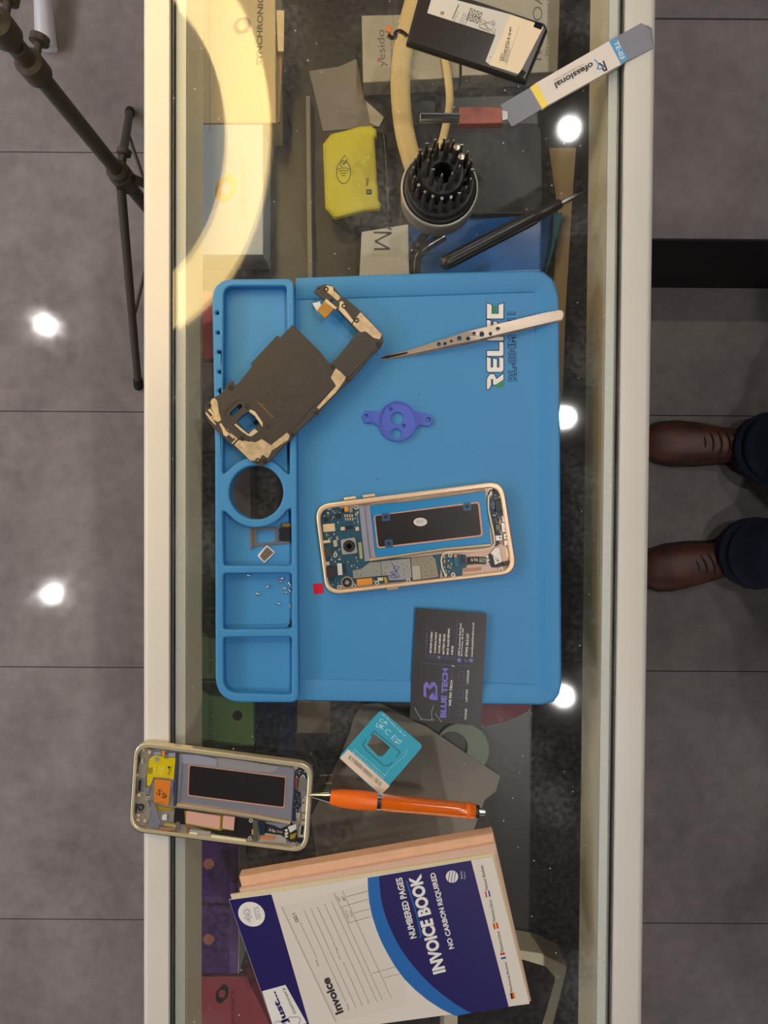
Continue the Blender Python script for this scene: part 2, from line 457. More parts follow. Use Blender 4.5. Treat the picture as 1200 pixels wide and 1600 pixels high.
for fx_, fy_ in ((-.570, .255), (-.589, .885), (-.196, .575)):
    foot = Vector((fx_, fy_, .008)); top = Vector((CX, CY, .34)); dd = (foot - top)
    dirh = Vector((dd.x, dd.y, 0)).normalized()
    leg = tube('leg', [top + dirh * .018, foot], .0085, STAND, stand, sm=False, n=10)
    lathe('foot_cap', foot - dd.normalized() * .02, dd, [(0, .0105), (.02, .0105), (.026, .008)], mat('rubber', (24, 24, 24), .8), leg)
    mid = top + dd * .62; low = Vector((CX, CY, .145))
    tube('brace', [low + dirh * .012, mid], .004, STAND, stand, sm=False, n=8)
tube('ring_arm', [Vector((CX, CY, 1.55)), RC - nrm * .05 + Vector((-.05, .05, .05)), RC - nrm * .035 + vv * (RR * .88) ], .008, STAND, ring, n=10)

# white stool with a star foot, only one arm of the foot reaches into the view
WST = mat('white_plastic', (205, 202, 208), .35)
cst = W(76, -300, -ZG + .03)
stool = thing('stool', 'white star-footed stool whose rounded foot arm enters at the top left', 'stool', (cst.x, cst.y, 0))
tip = W(70, 72, -ZG + .03)
ra = (tip - cst); L = Vector((ra.x, ra.y)).length; base_a = math.atan2(ra.y, ra.x)
for k in range(5):
    a = base_a + k * 2 * PI / 5; d = Vector((math.cos(a), math.sin(a), 0)); c0 = Vector((cst.x, cst.y, .06))
    pts = [c0 + d * .02, c0 + d * L * .55 + Vector((0, 0, -.01)), c0 + d * L * .8 + Vector((0, 0, -.02)), c0 + d * (L - .012) + Vector((0, 0, -.036)), c0 + d * (L) + Vector((0, 0, -.038))]
    pp = smooth_path(pts); n_ = len(pp)
    rad = [.013 + .011 * min(1, i / (n_ * .75)) for i in range(n_)]; rad[-1] = .010; rad[-2] = .015; rad[-3] = .019
    v, f = tubeg(pp, rad, 12); link('foot_arm', v, f, WST, stool, auto=True)
lathe('column', Vector((cst.x, cst.y, .03)), Vector((0, 0, 1)), [(0, .035), (.06, .035), (.07, .022), (.42, .022)], WST, stool)
lathe('seat', Vector((cst.x, cst.y, .45)), Vector((0, 0, 1)), [(0, .15), (.01, .17), (.05, .175), (.065, .16), (.07, .1)], mat('seat_pad', (60, 58, 60), .6), stool, 40)

# ================================================================= BLUE REPAIR MAT
MZ = .0028                                        # working surface
MT = .0115                                        # rim of the parts tray
G3 = T(.28333, 300, 420); G6 = T(.25641, 320, 700); G4 = T(.3, 560, 420)
mt = thing('repair_mat', 'large blue silicone repair mat with moulded parts tray on the glass counter', 'repair mat', W(600, 770, 0))
# base with a raised sloping border
outer = rnd([(462, 434.5), (600, 428), (846, 422.5, 40), (861, 440, 0), (873, 480, 30), (876, 700), (877, 1085, 26), (855, 1101, 16), (600, 1097), (462, 1094)], 0, 8)
outer = rnd([(462, 434.5), (600, 428.5), (872, 421.5, 46), (875, 700), (877.5, 1101.5, 34), (700, 1099), (462, 1094)], 0, 10)
inner = rnd([(462, 469), (600, 465), (835, 457, 4), (838, 700), (840, 1069, 4), (700, 1064), (462, 1060)], 0, 3)
def resample(poly, N):
    P = [Vector(p) for p in poly]; n = len(P); L = [0]
    for i in range(n): L.append(L[-1] + (P[(i + 1) % n] - P[i]).length)
    out = []
    k = 0
    for j in range(N):
        t = L[-1] * j / N
        while L[k + 1] < t: k += 1
        q = (t - L[k]) / max(1e-9, L[k + 1] - L[k]); out.append(tuple(P[k].lerp(P[(k + 1) % n], q)))
    return out
v1, f1 = plateg(outer, 0, MZ - .0008, prof=[(.002, 0), (.0008, .0002), (0, .0012)] if False else None)
def border():
    # cross sections run round the border: outer foot, outer top edge, inner edge, foot of the inner edge
    nb = [(462, 434.5), (700, 426), (826, 422.7), (848, 424.5), (863, 436), (871, 455), (873, 475), (875, 700), (877.2, 1068), (874, 1085), (866, 1096), (845, 1101), (700, 1099), (462, 1094)]
    ni = [(462, 469), (700, 461.5), (828, 457.3), (833, 457.4), (834.6, 458.4), (835, 462), (835, 475), (837.5, 700), (839.7, 1061), (839.6, 1066), (838.8, 1067.8), (835, 1068.5), (700, 1064), (462, 1060)]
    V = []; Fc = []; n = len(nb)
    def mix(a, b, t): return (a[0] * (1 - t) + b[0] * t, a[1] * (1 - t) + b[1] * t)
    rows = [(0, 0.0), (0, .0045), (.03, .0055), (.10, .0058), (.93, .0038), (.985, .0032), (1, MZ)]
    for t, z in rows:
        for a, b in zip(nb, ni):
            V.append(W(*mix(a, b, t), z))
    for k in range(len(rows) - 1):
        for i in range(n - 1): Fc.append((k * n + i + 1, k * n + i, (k + 1) * n + i, (k + 1) * n + i + 1))
    # working surface and underside
    top = [(len(rows) - 1) * n + i for i in range(n)]
    tr = tessellate_polygon([[Vector((V[i].x, V[i].y, 0)) for i in top]])
    for t in tr: Fc.append(tuple(top[i] for i in t)[::-1])
    Fc.append(tuple(range(n)))
    return V, Fc
v, f = border(); link('work_surface', v, f, BLUE, mt, auto=True)
tray_out = rnd([(331, 436.5, 34), (459, 435.5, 12), (463.6, 700), (467, 1097.5, 14), (337, 1097, 42), (336, 700)], 0, 9)
def arc(cx, cy, r, a0, a1, n=14):
    return [(cx + r * math.cos(math.radians(a0 + (a1 - a0) * i / n)), cy + r * math.sin(math.radians(a0 + (a1 - a0) * i / n))) for i in range(n + 1)]
hc = (400.2, 769.5)
compA = rnd([(349.5, 446.5, 16), (447.5, 446.5, 5), (453, 743, 3)] + arc(*hc, 55, -38, -141) + [(347.5, 742, 3)], 0)
compB = rnd([(347.5, 797, 3)] + arc(*hc, 55, 142, 33, 18) + [(454.6, 793, 3), (456, 884, 5), (349.3, 884, 5)], 0)
compC = rnd([(348.7, 896), (456, 895.5), (456, 983), (348.9, 984)], 5)
compD = rnd([(348.9, 996, 5), (456, 995, 5), (456, 1086, 5), (349.5, 1083, 24)], 0, 8)
hole = circ(*hc, 42.3, 48)
dots = [circ(x, y, 2.6, 12) for x, y in ((339.7, 488.8), (340.8, 519.7), (342, 550), (342.8, 581), (343.3, 611))]
plate('parts_tray', tray_out, .0006, MT, BLUE, mt, holes=[compA, compB, compC, compD, hole] + dots, prof=[(.0012, 0), (.0005, .0003), (0, .001)])
FL = .0026
plate('tray_floor', tray_out, 0, FL, BLUE, mt, holes=[circ(*hc, 42.3, 48)], bev=.0004)
# brand lettering, printed white over a dark blue outline, and the moulded model number
def logo(off, m, z):
    # each letter is built from bars in its own box: x runs along the word (upwards in the photograph)
    pass
rel = mt
BL = [('R', 605, 571), ('E', 569.5, 545), ('L', 543.5, 534), ('I', 533, 524), ('F', 522, 500), ('E', 497, 475)]
def lp(y0, y1, pts):                       # letter box: u 0..1 along the word, v 0..1 from its foot to its head
    return [(786.5 - 25.5 * q, y0 + (y1 - y0) * p) for p, q in pts]
LET = {'R': [(0, 1), (.1, 1), (.62, 1), (.9, .85), (.95, .6), (.62, .42), (.95, 0), (.6, 0), (.28, .48), (.28, .62), (.62, .62), (.64, .76), (.25, .76), (0, .9)],
       'E': [(0, .9), (.1, 1), (1, 1), (.92, .78), (.3, .78), (.3, .62), (.9, .62), (.85, .4), (.3, .4), (.3, .24), (1, .24), (.92, 0), (.12, 0), (0, .12)],
       'L': [(0, 1), (.35, 1), (.35, .24), (1, .24), (.95, 0), (.1, 0), (0, .1)],
       'I': [(0, 1), (.8, 1), (.8, 0), (0, 0)],
       'F': [(0, 1), (1, 1), (.95, .78), (.36, .78), (.36, .6), (.9, .6), (.85, .38), (.36, .38), (.36, 0), (0, 0)],
       'C': [(0, 1), (1, 1), (.9, .72), (.3, .72), (.3, .28), (.9, .28), (1, 0), (0, 0)]}
LB = [('R', 608, 583), ('E', 581, 558), ('L', 556, 534), ('I', 532, 525), ('F', 522, 500), ('C', 497.5, 474)]
def letters(expand, z, m, nm):
    ps = []
    for ch, y0, y1 in LB:
        P = lp(y0, y1, LET[ch])
        if expand:
            cx = sum(p[0] for p in P) / len(P); cy = (y0 + y1) / 2
            A = area2(P); n = len(P); Q = inset([Vector((x, y, 0)) for x, y in (P if A > 0 else P[::-1])], -expand)
            P = [(q.x, q.y) for q in Q]
        ps.append(plateg(P, z, z + .0002))
    v, f = merge(ps); return link(nm, v, f, m, mt)
letters(1.6, MZ, BLUE2, 'lettering_outline'); letters(0, MZ + .00025, WHITE_PRINT, 'lettering')
GRN = mat('green_print', (34, 132, 72), .5)
spot('green_accent', [(787, 604), (787, 596), (784, 591), (774, 601), (776, 605)], MZ + .0003, GRN, mt)
spot('green_accent', [(770, 477.5), (776, 477.5), (776, 489.5), (770, 489.5)], MZ + .0003, GRN, mt)
text('RL-004M A11', 808, 596, 806, 487, 14, MZ + .0001, BLUE2, mt, bold=.075, name='model_lettering')
text('RL-004M A11', 806.8, 595, 804.8, 488, 11.6, MZ + .0004, BLUE, mt, bold=.0, name='model_lettering_face')
for x, y in ((590, 748), (655, 616)): spot('speck', circ(x, y, 1.1, 8), MZ, BLACK_PRINT, mt)

# ================================================================= WIRELESS CHARGING BRACKET
BZ0, BZ1 = MT + .0002, MT + .0030
PLB = mat('bracket_plastic', (58, 53, 47), .5, bump=.2, bscale=900)
PAD = mat('graphite_pad', (60, 55, 50), .42, bump=.12, bscale=350)
GLD = mat('gilded_metal', (206, 184, 148), .42, metal=.55, var=.18, vscale=220, bump=.3, bscale=300)
LDS = mat('antenna_trace', (222, 198, 164), .4, metal=.4)
G5 = T(.15, 300, 560)
br = thing('phone_back_bracket', 'dark phone back bracket with charging coil pad lying across the blue tray', 'phone bracket', W(460, 590, BZ0))
ol = G3((735, 85), (775, 92), (792, 112), (822, 150), (850, 165), (905, 212), (960, 262), (1050, 360), (1056, 400), (1035, 438), (1000, 470), (870, 620), (840, 640), (700, 790), (680, 805), (600, 880), (560, 925), (470, 1015), (425, 1065), (375, 1090), (325, 1060), (215, 965), (125, 885), (90, 840), (68, 790), (76, 745), (125, 708), (160, 690), (205, 622), (225, 618), (232, 640), (248, 640),
        (338, 528), (555, 308), (700, 450), (760, 525), (800, 490), (915, 348), (835, 258), (780, 205), (690, 142), (672, 128), (690, 98))
win = G5(*((590, 550, 3), (655, 595, 3), (712, 680, 3), (655, 740, 3), (600, 780, 3), (530, 735, 3), (468, 655, 3), (530, 590, 3)))
pill = G5((500, 465, 20), (530, 500, 18), (420, 612, 22), (385, 578, 20))
cav = [circ(*G3(p)[0], r, 10) for p, r in (((772, 178), 3.0), ((700, 112), 1.9))]
bb = plate('bracket_body', ol, BZ0, BZ1, PLB, br, holes=[rnd(win, 0), rnd(pill, 0, 4)] + cav, bev=.00012)
padol = rnd(G3((470, 366, 8), (490, 382), (555, 312, 6), (738, 520, 50), (765, 590, 20), (765, 605), (792, 645, 12), (700, 735), (660, 765), (590, 850), (540, 890), (440, 968, 10), (395, 932, 10), (350, 958, 15), (290, 942, 10), (225, 872), (152, 795, 15), (148, 745, 10), (190, 700), (250, 650), (345, 535), (318, 528, 8)), 0)
padholes = [rnd(G5((590, 520, 12), (668, 560, 8), (735, 670, 14), (735, 720, 10), (650, 800, 14), (600, 815, 14), (500, 750, 10), (432, 690, 10), (400, 650, 10), (345, 600, 12), (345, 550, 12), (470, 436, 14), (525, 436, 14), (565, 500, 10)), 0)]
plate('coil_pad', padol, BZ1, BZ1 + .0005, PAD, br, holes=padholes, bev=.0001)
# embossed coil rings and ridge lines on the pad
def ringg(cx, cy, r, w, z, h=.00018, n=64, ry=None):
    return plateg(circ(cx, cy, r, n, ry), z, z + h, holes=[circ(cx, cy, r - w, n, (ry - w) if ry else None)])
cc = G3((568, 600))[0]
v, f = merge([ringg(cc[0], cc[1], r, .7, BZ1 + .0005) for r in (12, 17, 21, 25, 45)]); link('coil_ridges', v, f, mat('pad_ridge', (84, 76, 66), .4), br)
spot('coil_centre', circ(cc[0], cc[1], 11, 32), BZ1 + .0005, mat('pad_centre', (66, 62, 60), .4), br)
strokes('pad_creases', [G5((630, 230), (800, 50)), G5((560, 330), (640, 280), (690, 350)), G5((640, 420), (700, 470), (1010, 560)), G5((830, 800), (960, 620), (1010, 600)), G5((760, 780), (880, 700), (870, 650)), G5((1000, 520), (1100, 540), (1190, 440)), G5((330, 460), (400, 380), (440, 360)), G5((330, 540), (325, 460))], .5, BZ1 + .0005, mat('pad_crease', (98, 90, 78), .4), br)
text('CON FR 2016 L/R', *G5((690, 470))[0], *G5((835, 618))[0], 2.6, BZ1 + .0005, mat('orange_print', (190, 140, 70), .5), br)
plate('arm_cover', rnd(G3((775, 535), (935, 350), (985, 380), (1020, 400), (1025, 430), (865, 600)), 5), BZ1, BZ1 + .0006, PAD, br, bev=.0003)
for pg in (G3((740, 90), (778, 98), (780, 120), (820, 155), (805, 178), (735, 120)),
           G3((930, 238), (1048, 362), (1035, 390), (1000, 380), (960, 345), (930, 350), (885, 305), (905, 270)),
           G3((795, 545), (852, 600), (795, 680), (700, 775), (688, 765), (795, 645), (765, 600)),
           G5((970, 760), (1020, 800), (1000, 850), (830, 960), (790, 1040), (730, 1000), (700, 1070), (610, 1065), (440, 900), (480, 855), (520, 850), (600, 870), (700, 820), (825, 905)),
           G5((235, 410), (265, 450), (280, 560), (305, 640), (270, 665), (210, 630), (240, 590), (190, 500), (200, 430))):
    plate('metal_plating', rnd(pg, 2), BZ1, BZ1 + .0003, GLD, br, bev=.0001)
for pg in (G5((592, 552), (600, 538), (640, 530), (745, 680), (735, 715), (712, 684), (655, 600)), G5((440, 690), (455, 680), (590, 790), (650, 735), (690, 760), (620, 812), (560, 800)),
           G5((135, 565), (150, 560), (210, 630), (250, 685), (245, 695), (190, 640)), G5((165, 540), (185, 520), (240, 590), (205, 620), (195, 612), (215, 590)),
           G5((285, 685), (300, 670), (350, 740), (370, 740), (435, 830), (430, 838), (380, 790), (360, 815), (330, 800), (310, 735)), G5((350, 735), (475, 835), (420, 890), (410, 885), (455, 838), (345, 745)),
           G5((510, 880), (535, 870), (565, 910), (545, 935), (500, 905)), G3((740, 165), (800, 215), (790, 225), (730, 180)), G3((815, 180), (830, 178), (850, 205), (840, 220), (890, 285), (880, 300), (810, 225))):
    plate('antenna_trace', rnd(pg, .8), BZ1, BZ1 + .0004, LDS, br)
SCR = mat('screw_seat', (36, 33, 30), .4)
for x, y in G5((400, 303), (177, 490), (523, 835), (797, 712), (1046, 793), (685, 1063), (757, 1074), (575, 498)) + G3((740, 112), (838, 205), (908, 284), (1030, 415), (857, 610), (775, 543), (685, 795)):
    sc = link('screw_boss', *ringg(x, y, 3.9, 2.1, BZ1, .0006, 16), SCR, br)
    spot('boss_hole', circ(x, y, 1.8, 12), BZ1 + .0001, BLACK_PRINT, sc)
plate('foil_tab', G3((664, 190), (705, 180), (730, 262), (690, 235)), BZ0 + .0004, BZ0 + .0006, mat('white_foil', (205, 208, 212), .4), br)
plate('amber_pad', G3((738, 168), (787, 215), (735, 275), (690, 228)), BZ0 + .0008, BZ1, mat('amber_foam', (168, 122, 42), .6, var=.1, vscale=300), br, bev=.0002)

# ================================================================= VIOLET BLUE PLASTIC HOLDER
VIO = mat('violet_blue_plastic', (70, 92, 192), .4, bump=.1, bscale=1200)
hd = thing('plastic_holder', 'round violet-blue plastic holder with two eared tabs on the blue mat', 'plastic holder', W(622, 657, MZ))
c0 = G4((203, 793))[0]
tabs = G4((105, 737), (65, 735, 8), (30, 738, 12), (20, 765, 8), (35, 800, 12), (70, 803), (105, 812, 6))
tabr = G4((300, 752), (345, 750, 4), (378, 758, 12), (388, 790, 8), (370, 818, 10), (335, 815), (290, 822))
circl = [(c0[0] + 30.5 * math.cos(math.radians(a)), c0[1] + 31.5 * math.sin(math.radians(a))) for a in range(0, 360, 6)]
def ringseg(a0, a1): return [(c0[0] + 30.5 * math.cos(math.radians(a)), c0[1] + 31.5 * math.sin(math.radians(a))) for a in range(a0, a1, 5)]
olh = rnd(ringseg(205, 331) + G4((330, 750, 3), (372, 757, 12), (390, 788, 10), (372, 820, 12), (320, 815, 3)) + ringseg(24, 168) + G4((75, 800, 3), (30, 803, 10), (16, 768, 10), (32, 738, 12), (80, 740, 3)), 0)
hh = [circ(*G4((203, 778))[0], 9.8, 24), circ(*G4((168, 733))[0], 3, 12), circ(*G4((235, 818))[0], 3, 12), circ(*G4((195, 861))[0], 8.8, 24), circ(*G4((41, 766))[0], 3, 12), circ(*G4((364, 786))[0], 4, 14)]
plate('holder_plate', olh, MZ, MZ + .0022, VIO, hd, holes=hh, bev=.0003)
link('raised_rim', *plateg(circ(c0[0], c0[1], 30, 60, 31), MZ + .0021, MZ + .0032, holes=[circ(c0[0], c0[1], 28, 60, 29)]), VIO, hd)
for x in (580, 661): plate('tab_step', rect(x + (0 if x < 600 else -4), 655 if x < 600 else 656, 1.6, 15, .05), MZ + .002, MZ + .0028, VIO, hd)

# ================================================================= TWEEZERS
TWZ = mat('tweezer_steel', (176, 160, 146), .4, metal=.7, bump=.25, bscale=700)
tw = thing('tweezers', 'fine-pointed steel tweezers with holes lying across the mat lettering', 'tweezers', W(740, 525, MZ))
def tz(x, y): return .0075 + .0035 * min(1, max(0, (882 - x) / 140)) - .0072 * max(0, min(1, (742 - x) / 148))
upper = rnd([(881.5, 492, 0), (878, 499.5, 3), (850, 506), (785, 521.5), (742, 532), (695, 541.5), (655, 551), (600, 561), (593, 560.5), (602, 555.5), (635, 548), (682, 533), (728, 518.5), (770, 508), (850, 488.5), (874, 484, 4), (880, 486, 4)], 0)
th = [circ(x, y, r, 14) for x, y, r in ((686, 537.5, 3.3), (695.6, 536.9, 2.6), (705.5, 533, 2.3), (718, 528.6, 3.6), (731.6, 529, 3.1), (741, 520.8, 2.4), (753, 522.2, 3.8), (766.4, 521.6, 2.7), (778, 513.8, 3.2))]
right = [p for p in upper]
plate('upper_arm', upper, lambda x, y: tz(x, y) - .0009, tz, TWZ, tw, holes=th, prof=[(.0002, 0), (0, .0002)], auto=True)
def tz2(x, y): return .0066 - .0028 * min(1, max(0, (882 - x) / 130)) - .0004 * max(0, min(1, (742 - x) / 148))
low = [(p[0], p[1] + 1.2 + 2.0 * math.sin(max(0, min(1, (882 - p[0]) / 289)) * PI)) for p in upper]
plate('lower_arm', low, lambda x, y: tz2(x, y) - .0009, tz2, TWZ, tw, holes=[[(p[0] + .3, p[1] + .9) for p in h] for h in th], prof=[(.0002, 0), (0, .0002)], auto=True)
plate('tip_inlay', [(593.5, 560), (604, 556), (638, 549.5), (636, 552.5), (605, 559.6)], lambda x, y: tz(x, y), lambda x, y: tz(x, y) + .0002, mat('tip_dark', (70, 62, 54), .35, metal=1), tw)

# ================================================================= PHONE CHASSIS (two)
PCB = mat('circuit_board', (14, 72, 96), .4, var=.25, vscale=500, bump=.3, bscale=1500)
PCBN = mat('circuit_board_navy', (22, 38, 56), .4, var=.3, vscale=600, bump=.4, bscale=1500)
SHD = mat('shield_can', (150, 148, 142), .42, metal=.65, bump=.1, bscale=500)
CHIPM = mat('chip_black', (26, 27, 30), .4)
TANC = mat('tan_component', (214, 190, 148), .45, metal=.2)
CERAM = mat('ceramic_component', (186, 168, 140), .5)
ROSE = mat('rose_magnesium', (206, 172, 154), .45, metal=.25, var=.06, vscale=60)
ROSE2 = mat('inner_frame_rose', (196, 168, 158), .5, metal=.2)
GASK = mat('copper_gasket', (206, 150, 122), .5, metal=.2)
WIRE = mat('coax_white', (224, 214, 186), .4)
ORG = mat('orange_flex', (212, 138, 42), .45, bump=.2, bscale=900)
LILAC = mat('lilac_metal', (168, 168, 184), .33, metal=.6, bump=.15, bscale=300)
FLEX = mat('black_flex', (30, 27, 24), .5)
def lerp2(q, u_, v_):
    a, b, c, d = q                                 # TL TR BR BL
    return ((a[0] * (1 - u_) + b[0] * u_) * (1 - v_) + (d[0] * (1 - u_) + c[0] * u_) * v_, (a[1] * (1 - u_) + b[1] * u_) * (1 - v_) + (d[1] * (1 - u_) + c[1] * u_) * v_)
def chassis(name, label, quad, z0, fm, inner_m, r, bw):
    ph = thing(name, label, 'phone', W(*lerp2(quad, .5, .5), z0))
    o_ = rnd([q + (r,) for q in quad], 0, 9)
    du = bw / 298; dv = bw / 145
    iq = [lerp2(quad, a, b) for a, b in ((du, dv * 1.35), (1 - du * 1.3, dv * 1.35), (1 - du * 1.3, 1 - dv), (du, 1 - dv))]
    i_ = rnd([q + (r * .8,) for q in iq], 0, 9)
    plate('frame', o_, z0 + .0006, z0 + .0066, fm, ph, holes=[i_], prof=[(.0009, 0), (.0003, .0003), (0, .0012)])
    plate('screen_glass', [lerp2([(x, y) for x, y in quad], a, b) for a, b in ((.02, .02), (.98, .02), (.98, .98), (.02, .98))] and rnd([q + (r,) for q in quad], 0, 6), z0, z0 + .0006, BLKGLOSS, ph)
    plate('inner_tray', rnd([q + (r * .9,) for q in iq], 0, 6), z0 + .0008, z0 + .0030, inner_m, ph)
    return ph
A1 = T(.14167, 485, 760); A2 = T(.14167, 645, 745)
q1 = [(491.5, 789), (786, 751), (808.5, 896), (509.5, 930.5)]
z1 = MZ + .0001; B = z1 + .0030                    # B: floor of the inner tray
ph1 = chassis('phone_chassis', 'gold phone chassis with circuit boards and camera on the blue mat', q1, z1, GOLD, ROSE, 25, 6)
def P1(name, pts, h0, h1, m, par=None, holes=(), bev=.0001, label=None, r=0):
    return plate(name, rnd(pts, r) if r else rnd(pts, 0), B + h0, B + h1, m, par or ph1, holes=holes, bev=bev, label=label)
# battery bay
P1('bay_wall', A1((535, 215), (590, 210), (660, 820), (600, 825)), 0, .0022, LILAC)
P1('bay_wall', A1((592, 212), (655, 210), (720, 780), (660, 790)), 0, .0012, LILAC)
adh = A1((655, 212))[0], A2((800, 155))[0], A2((868, 752))[0], A1((722, 780))[0]
P1('bay_adhesive', [p + (3,) for p in adh], 0, .0007, mat('bright_blue_adhesive', (14, 128, 188), .35, bump=.3, bscale=200))
go = A1((700, 320))[0], A2((735, 272))[0], A2((775, 655))[0], A1((740, 685))[0]
gi = A1((712, 326))[0], A2((718, 292))[0], A2((755, 640))[0], A1((752, 668))[0]
P1('copper_gasket', [p + (5,) for p in go], .0007, .0011, GASK, bev=0)
scb = P1('display_back', [p + (4,) for p in gi], .0011, .0012, mat('display_back_dark', (34, 29, 29), .3, var=.25, vscale=50), bev=0)
ov = P1('oval_sticker', circ(*A2((83, 498))[0], 10.6, 28, 6.6), .0012, .0013, mat('sticker_white', (212, 206, 200), .6), scb, bev=0)
text('AGY', *A2((40, 515))[0], *A2((125, 508))[0], 5, B + .0013, mat('grey_print', (120, 116, 112), .6), ov)
for (x, y, w) in (A1((832, 335)) + [0], A2((600, 330)) + [0], A1((865, 628)) + [0]) if False else [A1((832, 337))[0] + (0,), A2((600, 328))[0] + (0,), A1((866, 630))[0] + (0,)]:
    tb = P1('blue_tab', [q + (2.2,) for q in rect(x, y, 12.5, 12.5, -.1)], .0012, .0014, mat('tab_blue', (44, 84, 120), .35), bev=0)
    spot('tab_dot', circ(x, y, 3.2, 16), B + .0014, BLACK_PRINT, tb)
# long steel edge under the bay
tube('bay_edge', PX(A1((650, 815)) + A2((350, 800), (860, 755)), B + .0018), .0011, mat('champagne_edge', (226, 204, 164), .3, metal=.7), ph1, sm=False, n=8)
tube('bay_upper_edge', PX(A1((560, 205)) + A2((0, 262), (790, 150)), B + .0012), .0005, mat('champagne_edge', (226, 204, 164), .3, metal=.7), ph1, sm=False, n=8)
# side keys
for a, b in ((A1((370, 140)), A1((500, 122))), (A1((580, 112)), A1((712, 95)))):
    tube('side_key', PX([a[0], b[0]], z1 + .0038), .0011, GOLD, ph1, sm=False, n=8)
tube('side_key', PX(A1((845, 1130), (970, 1116)), z1 + .0036), .0011, GOLD, ph1, sm=False, n=8)
# main board
mb = P1('main_board', A1((115, 265), (150, 235), (290, 205), (330, 240), (540, 245), (565, 560), (600, 830), (770, 800)) + A2((0, 890), (320, 850), (300, 1115), (60, 1140)) + A1((1100, 1040), (510, 1100), (450, 1010), (380, 1000), (330, 1110), (270, 1130), (215, 1090), (190, 1010), (130, 660)), 0, .0008, PCB, r=0)
MBZ = .0008
def on(name, pts, h, m, r=0, par=None, z=MBZ, bev=.00008, label=None): return P1(name, rnd(pts, r), z, z + h, m, par or mb, bev=bev, label=label)
s1 = on('shield_can', A1((465, 930), (560, 910), (650, 840), (770, 832), (785, 985), (475, 1018)), .0012, SHD)
s2 = on('shield_can', A1((775, 828), (1100, 795), (1120, 1005), (1030, 1030), (868, 1035), (855, 980), (790, 985)), .0012, SHD)
s3 = on('shield_can', A1((1110, 790), (1170, 785)) + A2((210, 868, 3), (250, 910, 6), (285, 1105, 3), (100, 1132), (80, 975), (0, 985)) + A1((1112, 878)), .0012, mat('shield_olive', (138, 130, 112), .4, metal=.6))
on('shield_can', A1((1118, 882), (1145, 878)) + A2((78, 980), (95, 1130), (10, 1138)) + A1((1130, 1030)), .0013, mat('shield_pale', (172, 164, 146), .4, metal=.5))
for sh_, pts in ((s1, A1((690, 870), (730, 935), (520, 962), (555, 978), (700, 915), (745, 880))), (s2, A1((835, 893), (960, 833), (1020, 855), (1070, 878), (1030, 915), (1076, 935), (1035, 970), (820, 960))), (s3, A2((45, 935), (120, 920), (195, 912), (170, 940), (135, 985), (210, 990), (140, 1050), (205, 1040), (150, 1085), (215, 1085)))):
    for x, y in pts: spot('vent_hole', circ(x, y, .75, 8), B + MBZ + .0012, BLACK_PRINT, sh_)
strokes('pen_scribble', [A1((890, 830), (985, 1000), (900, 1010), (870, 985), (935, 975), (880, 945), (960, 930), (915, 900), (945, 875), (980, 890), (935, 950), (950, 1005), (910, 965), (895, 995))], .9, B + MBZ + .0012, mat('blue_ink', (54, 42, 150), .5), s2)
# rear camera
cm = on('camera_module', [p + (3,) for p in A1((332, 590), (490, 562), (520, 735), (350, 755))], .0022, mat('camera_silver', (176, 172, 166), .35, metal=.5))
cx_, cy_ = A1((427, 660))[0]
cz = B + MBZ + .0022
c3 = plate('camera_barrel', circ(cx_, cy_, 9.6, 28), cz, cz + .0005, BLK, cm, bev=.0002)
plate('lens', circ(cx_, cy_, 4.2, 20), cz + .0005, cz + .0007, BLKGLOSS, c3)
on('connector_strip', A1((525, 620), (562, 618), (580, 795), (545, 800)), .0010, mat('olive_strip', (156, 158, 110), .5))
# upper components
on('tan_module', A1((135, 420), (265, 408), (275, 492), (145, 505)), .0011, TANC)
on('chip', A1((275, 300), (335, 295), (340, 350), (280, 355)), .0008, CHIPM); on('chip', A1((145, 345), (200, 340), (205, 388), (150, 392)), .0008, CHIPM)
on('chip', A1((385, 435), (470, 430), (475, 470), (390, 475)), .0008, CHIPM); on('chip', A1((335, 250), (370, 245), (375, 285), (340, 290)), .0009, CHIPM)
on('tan_module', A1((332, 450), (378, 445), (382, 482), (336, 487)), .0010, TANC); on('tan_module', A1((495, 450), (532, 445), (538, 485), (500, 490)), .0010, TANC)
on('orange_flex', A1((372, 212), (415, 208), (420, 275), (378, 280)), .0016, ORG)
on('steel_block', A1((425, 235), (460, 230), (465, 285), (430, 290)), .0016, SHD)
on('flash_module', A1((250, 595), (290, 590), (298, 660), (258, 668)), .0012, mat('flash_tan', (176, 164, 138), .5))
on('front_camera', [p + (2,) for p in A1((150, 690), (225, 660), (240, 770), (165, 780))], .0022, mat('front_cam', (70, 68, 64), .4, metal=.3))
on('gold_bracket', A1((135, 600), (215, 590), (220, 620), (140, 628)), .0018, TANC)
on('headphone_jack', [p + (2,) for p in A1((170, 890), (275, 880), (285, 1000), (180, 1008))], .0028, mat('jack_black', (34, 30, 31), .5))
on('white_label', A1((295, 850), (345, 850), (355, 975), (305, 980)), .0014, mat('label_white', (206, 204, 198), .6))
on('silk_label', A1((357, 855), (380, 855), (390, 970), (365, 975)), .0009, CHIPM)
on('tan_module', A1((165, 832), (205, 830), (212, 870), (172, 874)), .0011, TANC)
on('battery_connector', [p + (1.5,) for p in A1((508, 1025), (680, 1008), (686, 1080), (516, 1098))], .0016, ORG)
on('battery_connector', A1((740, 1008), (800, 1004), (802, 1040), (744, 1044)), .0012, TANC)
on('gold_clip', A1((805, 1005), (838, 1003), (852, 1045), (845, 1075), (825, 1070)), .0014, mat('gold_clip', (204, 160, 80), .35, metal=.8))
vib = on('vibration_motor', circ(*A1((405, 1060))[0], 7.6, 28), .0024, CHIPM)
